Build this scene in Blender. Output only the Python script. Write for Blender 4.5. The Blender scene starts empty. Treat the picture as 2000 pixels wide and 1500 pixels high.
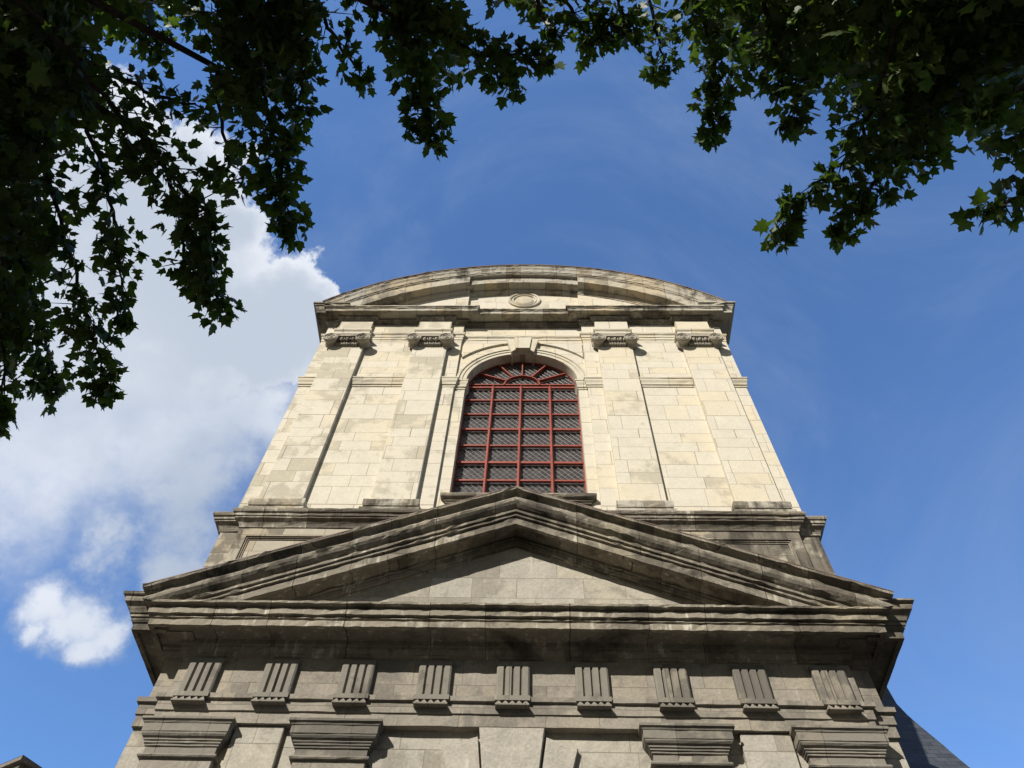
import bpy, math, random
import numpy as np
from mathutils import Vector, Matrix

# ------------------------------------------------------------------ camera, light, exposure
S = bpy.context.scene
COL = S.collection
H = 1.6                                   # eye height; facade heights below are measured from the eye
FPX, PITCH, ROLL, YAW, CX = 1510.0, 1.0233388, 0.0494201, -0.0555057, 0.3363
cy, sy, cp, sp = math.cos(YAW), math.sin(YAW), math.cos(PITCH), math.sin(PITCH)
FW = np.array([sy*cp, cy*cp, sp]); R0 = np.array([cy, -sy, 0.0]); U0 = np.cross(R0, FW)
RT = math.cos(ROLL)*R0 + math.sin(ROLL)*U0
UP = -math.sin(ROLL)*R0 + math.cos(ROLL)*U0
CAM = np.array([CX, 0.0, H])
cd = bpy.data.cameras.new('camera'); cam = bpy.data.objects.new('camera', cd); COL.objects.link(cam)
cd.sensor_width = 36; cd.lens = FPX/2000*36; cd.clip_start = 0.1; cd.clip_end = 5000
m = Matrix(((RT[0], UP[0], -FW[0], CX), (RT[1], UP[1], -FW[1], 0), (RT[2], UP[2], -FW[2], H), (0, 0, 0, 1)))
cam.matrix_world = m
S.camera = cam

def ray(x, y):
    d = FW + RT*(x-1000)/FPX + UP*(750-y)/FPX
    return d/np.linalg.norm(d)
def at_dist(x, y, t): return CAM + ray(x, y)*t
def at_y(x, y, Y):
    d = ray(x, y); return CAM + d*(Y/d[1])

SUN_TRAVEL = Vector((0.60, 1.0, -0.80)).normalized()
to_sun = -SUN_TRAVEL
sun_el = math.asin(to_sun.z)
sun_az = math.atan2(to_sun.x, to_sun.y)   # clockwise from +Y
sl = bpy.data.lights.new('sun', 'SUN'); sl.energy = 4.8; sl.angle = math.radians(0.5); sl.color = (1.0, 0.95, 0.875)
so = bpy.data.objects.new('sun', sl); COL.objects.link(so)
so.rotation_euler = SUN_TRAVEL.to_track_quat('-Z', 'Y').to_euler(); so.location = (-20, -30, 40)

S.view_settings.view_transform = 'Standard'; S.view_settings.look = 'None'
S.view_settings.gamma = 1; S.view_settings.exposure = 0.5
S.view_settings.use_curve_mapping = False

# ------------------------------------------------------------------ node helpers
class NT:
    def __init__(s, tree): s.t = tree; s.n = tree.nodes; s.l = tree.links
    def new(s, typ, **kw):
        nd = s.n.new(typ)
        for k, v in kw.items(): setattr(nd, k, v)
        return nd
    def set(s, sock, v):
        if v is None: return
        if isinstance(v, bpy.types.NodeSocket): s.l.new(v, sock)
        else: sock.default_value = v
    def math(s, op, a, b=None, c=None, clamp=False):
        nd = s.new('ShaderNodeMath', operation=op, use_clamp=clamp)
        s.set(nd.inputs[0], a); s.set(nd.inputs[1], b); s.set(nd.inputs[2], c); return nd.outputs[0]
    def vmath(s, op, a, b=None):
        nd = s.new('ShaderNodeVectorMath', operation=op)
        s.set(nd.inputs[0], a); s.set(nd.inputs[1], b)
        return nd.outputs['Value'] if op in ('DISTANCE', 'DOT_PRODUCT', 'LENGTH') else nd.outputs[0]
    def mix(s, f, a, b, typ='MIX'):
        nd = s.new('ShaderNodeMix', data_type='RGBA', blend_type=typ, clamp_factor=True)
        s.set(nd.inputs[0], f); s.set(nd.inputs[6], a); s.set(nd.inputs[7], b); return nd.outputs[2]
    def ramp(s, v, lo, hi, a=0.0, b=1.0, smooth=True):
        nd = s.new('ShaderNodeMapRange', interpolation_type='SMOOTHSTEP' if smooth else 'LINEAR')
        s.set(nd.inputs[0], v); s.set(nd.inputs[1], lo); s.set(nd.inputs[2], hi); s.set(nd.inputs[3], a); s.set(nd.inputs[4], b)
        return nd.outputs[0]
    def noise(s, vec, scale, detail=6.0, rough=0.55, dist=0.0):
        nd = s.new('ShaderNodeTexNoise'); s.set(nd.inputs['Vector'], vec)
        nd.inputs['Scale'].default_value = scale; nd.inputs['Detail'].default_value = detail
        nd.inputs['Roughness'].default_value = rough; nd.inputs['Distortion'].default_value = dist
        return nd.outputs[0]
    def scalev(s, vec, v): return s.vmath('MULTIPLY', vec, v)

def rgb(r, g, b): return (r, g, b, 1.0)

# ------------------------------------------------------------------ world: clear sky with clouds drifting on the left
W = bpy.data.worlds.new('World'); S.world = W; W.use_nodes = True
wt = NT(W.node_tree); wt.n.clear()
sky = wt.new('ShaderNodeTexSky', sky_type='NISHITA', sun_disc=False, sun_elevation=sun_el, sun_rotation=sun_az)
sky.altitude = 50; sky.air_density = 1.0; sky.dust_density = 0.1; sky.ozone_density = 4.0
SKY_STRENGTH = 0.15
tc = wt.new('ShaderNodeTexCoord').outputs['Generated']
dirv = wt.vmath('NORMALIZE', tc)
def blob_field(blobs):
    out = None
    for x, y, r in blobs:
        c = ray(x, y)
        off = math.hypot(x-1000, y-750)/FPX
        rr = r/FPX/(1+off*off)**0.75
        d = wt.vmath('DISTANCE', dirv, tuple(c))
        f = wt.math('SUBTRACT', 1.0, wt.math('DIVIDE', d, rr))
        if out is None: out = f
        else: out = wt.math('SMOOTH_MAX', out, f, 0.12)
    return out
def nvec(vec, scale, detail, rough):
    nd = wt.new('ShaderNodeTexNoise'); wt.set(nd.inputs['Vector'], vec)
    nd.inputs['Scale'].default_value = scale; nd.inputs['Detail'].default_value = detail; nd.inputs['Roughness'].default_value = rough
    return wt.vmath('SUBTRACT', nd.outputs['Color'], (0.5, 0.5, 0.5))
base_dir = dirv
wa = wt.vmath('MULTIPLY', nvec(dirv, 4.5, 2.0, 0.5), (0.20, 0.20, 0.20))
wb = wt.vmath('MULTIPLY', nvec(dirv, 17.0, 6.0, 0.62), (0.105, 0.105, 0.105))
dirv = wt.vmath('ADD', dirv, wt.vmath('ADD', wa, wb))          # billowing: the cloud shapes are read through warped directions
n1 = wt.noise(base_dir, 13.0, 12.0, 0.64)
n2 = wt.noise(wt.vmath('ADD', base_dir, (3.1, 1.7, 0.4)), 4.2, 7.0, 0.55)
n3 = wt.noise(wt.vmath('ADD', base_dir, (7.7, 2.2, 5.4)), 1.9, 8.0, 0.62, 1.2)
F = blob_field([(60, 620, 450), (330, 560, 255), (455, 620, 165), (545, 590, 112), (390, 420, 120), (290, 400, 220), (590, 660, 80), (60, 300, 240)])
warped = dirv
dirv = wt.vmath('ADD', base_dir, wt.vmath('MULTIPLY', wb, (0.62, 0.62, 0.62)))
Fp = blob_field([(100, 1190, 92), (165, 1205, 92), (225, 1235, 72), (120, 1235, 78), (185, 1265, 60), (70, 1235, 50)])
dirv = warped
edge = wt.math('MULTIPLY', wt.math('SUBTRACT', n1, 0.5), 0.9)
crisp = wt.ramp(wt.math('ADD', F, edge), 0.0, 0.22)
puff = wt.ramp(wt.math('ADD', Fp, wt.math('MULTIPLY', edge, 1.2)), 0.0, 0.85, 0.0, 0.92)
G = blob_field([(80, 830, 330), (300, 800, 270), (430, 800, 170), (330, 960, 170), (220, 1010, 100), (350, 1090, 120)])
soft = wt.ramp(wt.math('ADD', G, wt.math('MULTIPLY', edge, 0.9)), -0.10, 0.75, 0.0, 0.9)
down = wt.vmath('DOT_PRODUCT', base_dir, tuple(-UP))
top_fade = wt.ramp(down, 0.0, 0.14, 1.0, 0.0)                     # the cloud base dissolves into the blue
big = wt.math('MAXIMUM', wt.math('MULTIPLY', crisp, top_fade), soft)
veil = wt.ramp(n3, 0.44, 0.76, 0.0, 0.36)
cover = wt.math('MAXIMUM', big, puff)
thick = wt.math('ADD', wt.math('MULTIPLY', F, 0.75), wt.math('MULTIPLY', wt.math('SUBTRACT', n2, 0.5), 1.3))
shade = wt.ramp(thick, 0.0, 0.50)
low = wt.ramp(down, 0.0, 0.16, 0.0, 0.75)
shade = wt.math('MAXIMUM', wt.math('MULTIPLY', shade, 0.25), wt.math('ADD', low, wt.math('MULTIPLY', wt.math('SUBTRACT', n2, 0.5), 0.8), None, True))
far_left = wt.ramp(wt.vmath('DISTANCE', base_dir, tuple(ray(-60, 840))), 0.03, 0.26, 0.8, 0.0)
shade = wt.math('SUBTRACT', wt.math('MULTIPLY', shade, wt.ramp(puff, 0.2, 0.8, 1.0, 0.25)), far_left, None, True)
mid_c = wt.ramp(thick, 0.05, 0.55)
ccol = wt.mix(wt.math('MULTIPLY', mid_c, wt.ramp(puff, 0.2, 0.8, 1.0, 0.3)), rgb(0.60, 0.63, 0.68), rgb(0.43, 0.475, 0.55))
ccol = wt.mix(shade, ccol, rgb(0.275, 0.335, 0.425))
skycol = wt.vmath('SCALE', sky.outputs[0]); skycol.node.inputs['Scale'].default_value = SKY_STRENGTH
tint = wt.mix(1.0, skycol, rgb(0.80, 0.965, 1.13), 'MULTIPLY')
wcol = wt.mix(cover, wt.mix(veil, tint, rgb(0.21, 0.285, 0.45)), ccol)
behind = wt.vmath('DOT_PRODUCT', base_dir, (-0.25, -0.93, 0.10))       # dim neutral grey added to the unseen sky behind the viewer, cutting blue fill
fill_cut = wt.math('MULTIPLY', wt.ramp(behind, 0.12, 0.45), wt.ramp(wt.math('ADD', n3, wt.math('MULTIPLY', n2, 0.5)), 0.45, 0.75, 0.6, 0.95))
wcol = wt.mix(fill_cut, wcol, rgb(0.225, 0.207, 0.183))
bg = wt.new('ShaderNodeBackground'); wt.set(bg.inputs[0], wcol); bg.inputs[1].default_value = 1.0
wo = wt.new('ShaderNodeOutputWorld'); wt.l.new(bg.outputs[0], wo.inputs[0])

# ------------------------------------------------------------------ materials
def mat_new(name):
    mt = bpy.data.materials.new(name); mt.use_nodes = True
    t = NT(mt.node_tree); t.n.clear()
    out = t.new('ShaderNodeOutputMaterial'); b = t.new('ShaderNodeBsdfPrincipled')
    t.l.new(b.outputs[0], out.inputs[0])
    return mt, t, b

def stone(name, c_main, c_warm, c_stain, c_soot, course=0.45, block=0.95, stain=(0.52, 0.60), soot=(0.60, 0.75), soot_amt=0.9,
          joints=True, joint_col=None, seed=0.0, trim=False, left=0.0, pale_at=(0.80, 0.98), jamt=0.8, mott=0.34, streak=0.45, rough=0.9, bump=0.5, pale=None, stain_amt=0.9):
    mt, t, b = mat_new(name)
    pos = t.new('ShaderNodeNewGeometry').outputs['Position']
    sep = t.new('ShaderNodeSeparateXYZ'); t.l.new(pos, sep.inputs[0])
    rnd = t.new('ShaderNodeObjectInfo').outputs['Random']
    u = sep.outputs[0] if trim else t.math('ADD', sep.outputs[0], t.math('MULTIPLY', sep.outputs[1], 0.93))
    u = t.math('ADD', u, t.math('MULTIPLY', rnd, 3.7))
    v0 = sep.outputs[2]
    v = t.math('ADD', v0, t.math('MULTIPLY', t.math('SINE', t.math('MULTIPLY', v0, 4.1/course*0.45)), 0.16*course))
    v = t.math('ADD', v, t.math('MULTIPLY', t.math('SINE', t.math('MULTIPLY', v0, 1.7/course*0.45)), 0.30*course))
    row = t.math('FLOOR', t.math('DIVIDE', v, course))
    wn = t.new('ShaderNodeTexWhiteNoise', noise_dimensions='1D'); t.l.new(t.math('ADD', row, seed), wn.inputs['W'])
    ush = t.math('MULTIPLY', wn.outputs[0], block*2.3)
    usc = t.math('ADD', 0.72, t.math('MULTIPLY', wn.outputs[0], 0.62))
    uu = t.math('MULTIPLY', t.math('ADD', u, ush), usc)
    uu = t.math('ADD', uu, t.math('MULTIPLY', t.math('SINE', t.math('ADD', t.math('MULTIPLY', uu, 2.3), row)), 0.16*block))
    cmb = t.new('ShaderNodeCombineXYZ'); t.l.new(uu, cmb.inputs[0]); t.l.new(v, cmb.inputs[1])
    br = t.new('ShaderNodeTexBrick', offset=0.5, offset_frequency=2, squash=1.0)
    t.l.new(cmb.outputs[0], br.inputs['Vector'])
    br.inputs['Color1'].default_value = rgb(0, 0, 0); br.inputs['Color2'].default_value = rgb(1, 1, 1)
    br.inputs['Mortar'].default_value = rgb(0.5, 0.5, 0.5)
    br.inputs['Scale'].default_value = 1.0; br.inputs['Mortar Size'].default_value = 0.0065
    br.inputs['Mortar Smooth'].default_value = 0.35; br.inputs['Bias'].default_value = 0.0
    br.inputs['Brick Width'].default_value = block; br.inputs['Row Height'].default_value = course
    sepc = t.new('ShaderNodeSeparateColor'); t.l.new(br.outputs['Color'], sepc.inputs[0]); bv = sepc.outputs[0]
    if not joints: bv = t.math('MULTIPLY', bv, 0.0)
    p2 = t.vmath('ADD', pos, (seed*3.1, seed*1.3, seed*0.7))
    big = t.noise(p2, 0.75, 8.0, 0.62, 0.6)
    mid = t.noise(p2, 3.2, 8.0, 0.60, 0.2)
    fine = t.noise(p2, 22.0, 6.0, 0.65)
    grit = t.noise(p2, 95.0, 3.0, 0.6)
    stre = t.noise(t.scalev(p2, (3.2, 3.2, 0.34)), 1.0, 8.0, 0.62, 0.3)
    stre2 = t.noise(t.scalev(p2, (11.0, 11.0, 0.7)), 1.0, 5.0, 0.6, 0.2)
    warm = t.ramp(t.math('ADD', t.math('MULTIPLY', bv, 0.75), t.math('MULTIPLY', mid, 0.5)), 0.50, 0.95)
    col = t.mix(warm, c_main, c_warm)
    if pale: col = t.mix(t.ramp(t.math('ADD', stre2, t.math('MULTIPLY', mid, 0.5)), pale_at[0], pale_at[1]), col, pale)
    sfac = t.math('ADD', t.math('ADD', big, t.math('MULTIPLY', t.math('SUBTRACT', mid, 0.5), 0.55)), t.math('MULTIPLY', t.math('SUBTRACT', bv, 0.5), 0.22))
    sfac = t.math('ADD', sfac, t.math('MULTIPLY', sep.outputs[0], -left))
    col = t.mix(t.ramp(sfac, stain[0], stain[1], 0.0, stain_amt), col, c_stain)
    kf = t.math('ADD', t.math('MULTIPLY', stre, streak), t.math('ADD', t.math('MULTIPLY', big, 1-streak), t.math('MULTIPLY', t.math('SUBTRACT', stre2, 0.5), 0.25)))
    kf = t.math('ADD', kf, t.math('MULTIPLY', sep.outputs[0], -left*0.5))
    col = t.mix(t.ramp(kf, soot[0], soot[1], 0.0, soot_amt), col, c_soot)
    dark = t.math('ADD', t.math('MULTIPLY', t.math('SUBTRACT', fine, 0.5), mott), t.math('MULTIPLY', t.math('SUBTRACT', bv, 0.5), 0.10))
    dark = t.math('ADD', dark, t.math('MULTIPLY', t.math('SUBTRACT', grit, 0.5), 0.22))
    dark = t.math('ADD', dark, t.math('MULTIPLY', t.math('SUBTRACT', mid, 0.5), mott*0.9))
    gain = t.math('ADD', 1.0, dark)
    cg = t.new('ShaderNodeCombineColor')
    for i in range(3): t.l.new(gain, cg.inputs[i])
    col = t.mix(1.0, col, cg.outputs[0], 'MULTIPLY')
    hgt = t.math('ADD', t.math('MULTIPLY', fine, 0.012), t.math('MULTIPLY', mid, 0.02))
    hgt = t.math('ADD', hgt, t.math('MULTIPLY', grit, 0.003))
    if joints:
        jf = br.outputs['Fac']
        col = t.mix(t.math('MULTIPLY', jf, jamt), col, joint_col or c_soot)
        hgt = t.math('SUBTRACT', t.math('ADD', hgt, t.math('MULTIPLY', bv, 0.010)), t.math('MULTIPLY', jf, 0.014))
    bp = t.new('ShaderNodeBump'); bp.inputs['Strength'].default_value = bump; bp.inputs['Distance'].default_value = 1.0
    t.l.new(hgt, bp.inputs['Height']); t.l.new(bp.outputs[0], b.inputs['Normal'])
    t.l.new(col, b.inputs['Base Color']); b.inputs['Roughness'].default_value = rough
    b.inputs['Specular IOR Level'].default_value = 0.2
    return mt

CLEAN = stone('clean_limestone', rgb(0.525, 0.485, 0.395), rgb(0.51, 0.455, 0.34), rgb(0.345, 0.315, 0.245), rgb(0.22, 0.19, 0.145),
              course=0.46, block=0.86, stain=(0.55, 0.69), soot=(0.66, 0.85), soot_amt=0.5, joint_col=rgb(0.17, 0.145, 0.10), seed=1.0, bump=0.35, stain_amt=0.8, left=0.020)
CLEAN2 = stone('clean_pilaster_limestone', rgb(0.525, 0.485, 0.395), rgb(0.505, 0.45, 0.335), rgb(0.34, 0.31, 0.24), rgb(0.22, 0.19, 0.145),
               course=0.46, block=0.78, stain=(0.515, 0.655), soot=(0.68, 0.85), soot_amt=0.5, joint_col=rgb(0.17, 0.145, 0.10), seed=4.0, bump=0.35, stain_amt=0.8, left=0.025)
TRIM = stone('upper_moulding_limestone', rgb(0.375, 0.348, 0.285), rgb(0.38, 0.32, 0.22), rgb(0.20, 0.178, 0.137), rgb(0.05, 0.043, 0.034),
             course=3.0, block=0.62, stain=(0.48, 0.60), soot=(0.49, 0.64), soot_amt=0.9, joint_col=rgb(0.08, 0.065, 0.05), seed=2.0, streak=0.35, bump=0.5, trim=True)
TRIMC = stone('clean_moulding_limestone', rgb(0.49, 0.45, 0.355), rgb(0.46, 0.395, 0.275), rgb(0.34, 0.312, 0.25), rgb(0.15, 0.128, 0.10),
              course=3.0, block=0.8, stain=(0.56, 0.66), soot=(0.64, 0.80), soot_amt=0.6, joint_col=rgb(0.16, 0.135, 0.095), seed=2.5, bump=0.4, trim=True)
GREY = stone('weathered_limestone', rgb(0.245, 0.220, 0.180), rgb(0.262, 0.230, 0.178), rgb(0.148, 0.134, 0.113), rgb(0.095, 0.085, 0.069),
             course=0.44, block=0.92, stain=(0.47, 0.60), soot=(0.56, 0.74), soot_amt=0.75, joint_col=rgb(0.125, 0.11, 0.085), seed=3.0, bump=0.6,
             pale=rgb(0.36, 0.33, 0.28), pale_at=(0.86, 1.06), jamt=0.55, mott=0.80)
PALE = stone('scrubbed_limestone', rgb(0.335, 0.312, 0.262), rgb(0.35, 0.318, 0.25), rgb(0.215, 0.196, 0.161), rgb(0.12, 0.108, 0.088),
             course=0.44, block=0.92, stain=(0.48, 0.62), soot=(0.60, 0.80), soot_amt=0.6, joint_col=rgb(0.15, 0.132, 0.10), seed=3.3, bump=0.6,
             pale=rgb(0.42, 0.39, 0.33), pale_at=(0.86, 1.06), jamt=0.55, mott=0.75)
KEYS = stone('dressed_keystone_limestone', rgb(0.35, 0.324, 0.272), rgb(0.36, 0.325, 0.255), rgb(0.255, 0.233, 0.193), rgb(0.14, 0.126, 0.102),
             joints=False, stain=(0.50, 0.66), soot=(0.64, 0.84), soot_amt=0.55, seed=11.0, bump=0.9, pale=rgb(0.44, 0.41, 0.35), pale_at=(0.86, 1.06), mott=0.8)
CORN = stone('washed_cornice_limestone', rgb(0.245, 0.217, 0.167), rgb(0.27, 0.234, 0.167), rgb(0.125, 0.11, 0.086), rgb(0.06, 0.052, 0.041),
             course=3.0, block=0.95, stain=(0.46, 0.58), soot=(0.51, 0.67), soot_amt=0.9, joint_col=rgb(0.06, 0.052, 0.04), seed=5.5, streak=0.4, bump=0.7,
             pale=rgb(0.48, 0.445, 0.36), trim=True, pale_at=(0.78, 0.98), mott=0.6)
SOOT = stone('sooty_moulding_limestone', rgb(0.205, 0.182, 0.143), rgb(0.232, 0.202, 0.148), rgb(0.095, 0.083, 0.065), rgb(0.042, 0.036, 0.029),
             course=3.0, block=0.85, stain=(0.46, 0.58), soot=(0.52, 0.68), soot_amt=0.9, joint_col=rgb(0.05, 0.043, 0.033), seed=5.0, streak=0.35, bump=0.7,
             pale=rgb(0.42, 0.385, 0.31), trim=True, pale_at=(0.77, 0.95), mott=0.6)
DADO = stone('dado_limestone', rgb(0.34, 0.308, 0.24), rgb(0.31, 0.265, 0.19), rgb(0.14, 0.124, 0.098), rgb(0.05, 0.044, 0.035),
             course=0.5, block=0.9, stain=(0.46, 0.56), soot=(0.50, 0.62), soot_amt=0.9, joint_col=rgb(0.10, 0.088, 0.067), seed=6.0, streak=0.5, bump=0.5,
             pale=rgb(0.45, 0.41, 0.34), pale_at=(0.84, 1.0), left=-0.022)
CARVE = stone('carved_capital_stone', rgb(0.32, 0.29, 0.23), rgb(0.30, 0.255, 0.18), rgb(0.18, 0.16, 0.125), rgb(0.06, 0.052, 0.042),
              joints=False, stain=(0.48, 0.60), soot=(0.54, 0.70), soot_amt=0.8, seed=7.0)
GREYCAP = stone('dark_capital_stone', rgb(0.19, 0.174, 0.144), rgb(0.21, 0.187, 0.147), rgb(0.11, 0.102, 0.085), rgb(0.065, 0.058, 0.046),
                course=3.0, block=0.8, stain=(0.50, 0.62), soot=(0.58, 0.76), soot_amt=0.7, joint_col=rgb(0.08, 0.07, 0.055), seed=8.0,
                pale=rgb(0.33, 0.30, 0.245), trim=True, pale_at=(0.86, 1.04))

def simple(name, c1, c2, scale=8.0, rough=0.6, spec=0.3, bump=0.0, metal=0.0):
    mt, t, b = mat_new(name)
    pos = t.new('ShaderNodeNewGeometry').outputs['Position']
    n = t.noise(pos, scale, 6.0, 0.6); f = t.ramp(n, 0.35, 0.68)
    t.l.new(t.mix(f, c1, c2), b.inputs['Base Color'])
    b.inputs['Roughness'].default_value = rough; b.inputs['Specular IOR Level'].default_value = spec; b.inputs['Metallic'].default_value = metal
    if bump:
        bp = t.new('ShaderNodeBump'); bp.inputs['Strength'].default_value = bump; bp.inputs['Distance'].default_value = 0.02
        t.l.new(n, bp.inputs['Height']); t.l.new(bp.outputs[0], b.inputs['Normal'])
    return mt
REDP = simple('red_painted_iron', rgb(0.27, 0.050, 0.026), rgb(0.17, 0.036, 0.024), 14.0, 0.55, 0.35)
WIRE = simple('galvanised_wire', rgb(0.40, 0.385, 0.34), rgb(0.29, 0.28, 0.25), 30.0, 0.5, 0.4, 0.0, 0.3)
LEAD = simple('lead_flashing', rgb(0.10, 0.075, 0.06), rgb(0.16, 0.10, 0.075), 3.0, 0.6, 0.3)
WOOD = simple('dark_oak_door', rgb(0.055, 0.035, 0.02), rgb(0.09, 0.055, 0.03), 5.0, 0.6, 0.3, 0.4)
BARK = simple('maple_bark', rgb(0.028, 0.023, 0.017), rgb(0.055, 0.046, 0.036), 14.0, 0.9, 0.1, 1.0)
PLASTER = simple('ochre_plaster', rgb(0.42, 0.33, 0.20), rgb(0.34, 0.27, 0.17), 2.0, 0.9, 0.1, 0.3)
EAVE = simple('grey_eave_stone', rgb(0.13, 0.115, 0.10), rgb(0.19, 0.17, 0.145), 5.0, 0.9, 0.1, 0.4)
PAVE = stone('square_paving', rgb(0.095, 0.088, 0.078), rgb(0.085, 0.076, 0.064), rgb(0.07, 0.064, 0.057), rgb(0.05, 0.046, 0.04), joints=False, seed=9.0)

mt, t, b = mat_new('old_leaded_glass')       # dark, slightly wavy glass
pos = t.new('ShaderNodeNewGeometry').outputs['Position']
n = t.noise(pos, 7.0, 4.0); t.l.new(t.mix(t.ramp(n, 0.4, 0.65), rgb(0.036, 0.033, 0.036), rgb(0.058, 0.053, 0.054)), b.inputs['Base Color'])
b.inputs['Roughness'].default_value = 0.28; b.inputs['Specular IOR Level'].default_value = 0.5
bp = t.new('ShaderNodeBump'); bp.inputs['Strength'].default_value = 0.5; bp.inputs['Distance'].default_value = 0.03
t.l.new(n, bp.inputs['Height']); t.l.new(bp.outputs[0], b.inputs['Normal'])
GLASS = mt

mt, t, b = mat_new('blue_black_slate')
pos = t.new('ShaderNodeNewGeometry').outputs['Position']
sep = t.new('ShaderNodeSeparateXYZ'); t.l.new(pos, sep.inputs[0])
cmb = t.new('ShaderNodeCombineXYZ'); t.l.new(sep.outputs[0], cmb.inputs[0]); t.l.new(sep.outputs[2], cmb.inputs[1])
br = t.new('ShaderNodeTexBrick', offset=0.5); t.l.new(cmb.outputs[0], br.inputs['Vector'])
br.inputs['Color1'].default_value = rgb(0.018, 0.022, 0.028); br.inputs['Color2'].default_value = rgb(0.046, 0.052, 0.063); br.inputs['Mortar'].default_value = rgb(0.006, 0.007, 0.009)
br.inputs['Scale'].default_value = 1.0; br.inputs['Brick Width'].default_value = 0.24; br.inputs['Row Height'].default_value = 0.13; br.inputs['Mortar Size'].default_value = 0.006
n = t.noise(pos, 5.0, 5.0)
t.l.new(t.mix(t.ramp(n, 0.45, 0.7, 0, 0.6), br.outputs[0], rgb(0.045, 0.048, 0.050)), b.inputs['Base Color'])
b.inputs['Roughness'].default_value = 0.6
bp = t.new('ShaderNodeBump'); bp.inputs['Strength'].default_value = 0.6; bp.inputs['Distance'].default_value = 0.02; bp.invert = True
t.l.new(br.outputs['Fac'], bp.inputs['Height']); t.l.new(bp.outputs[0], b.inputs['Normal'])
SLATE = mt

mt = bpy.data.materials.new('maple_leaf'); mt.use_nodes = True
t = NT(mt.node_tree); t.n.clear()
out = t.new('ShaderNodeOutputMaterial')
pos = t.new('ShaderNodeNewGeometry').outputs['Position']
n = t.noise(pos, 2.5, 3.0); n5 = t.noise(pos, 14.0, 2.0)
lc = t.mix(t.ramp(t.math('ADD', t.math('MULTIPLY', n, 0.6), t.math('MULTIPLY', n5, 0.4)), 0.35, 0.65), rgb(0.028, 0.052, 0.013), rgb(0.066, 0.098, 0.022))
d1 = t.new('ShaderNodeBsdfPrincipled'); t.l.new(lc, d1.inputs['Base Color']); d1.inputs['Roughness'].default_value = 0.5; d1.inputs['Specular IOR Level'].default_value = 0.25
tr = t.new('ShaderNodeBsdfTranslucent'); t.l.new(t.mix(1.0, lc, rgb(1.5, 1.7, 0.6), 'MULTIPLY'), tr.inputs['Color'])
mx = t.new('ShaderNodeMixShader'); mx.inputs[0].default_value = 0.38
t.l.new(d1.outputs[0], mx.inputs[1]); t.l.new(tr.outputs[0], mx.inputs[2]); t.l.new(mx.outputs[0], out.inputs[0])
LEAF = mt

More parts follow.
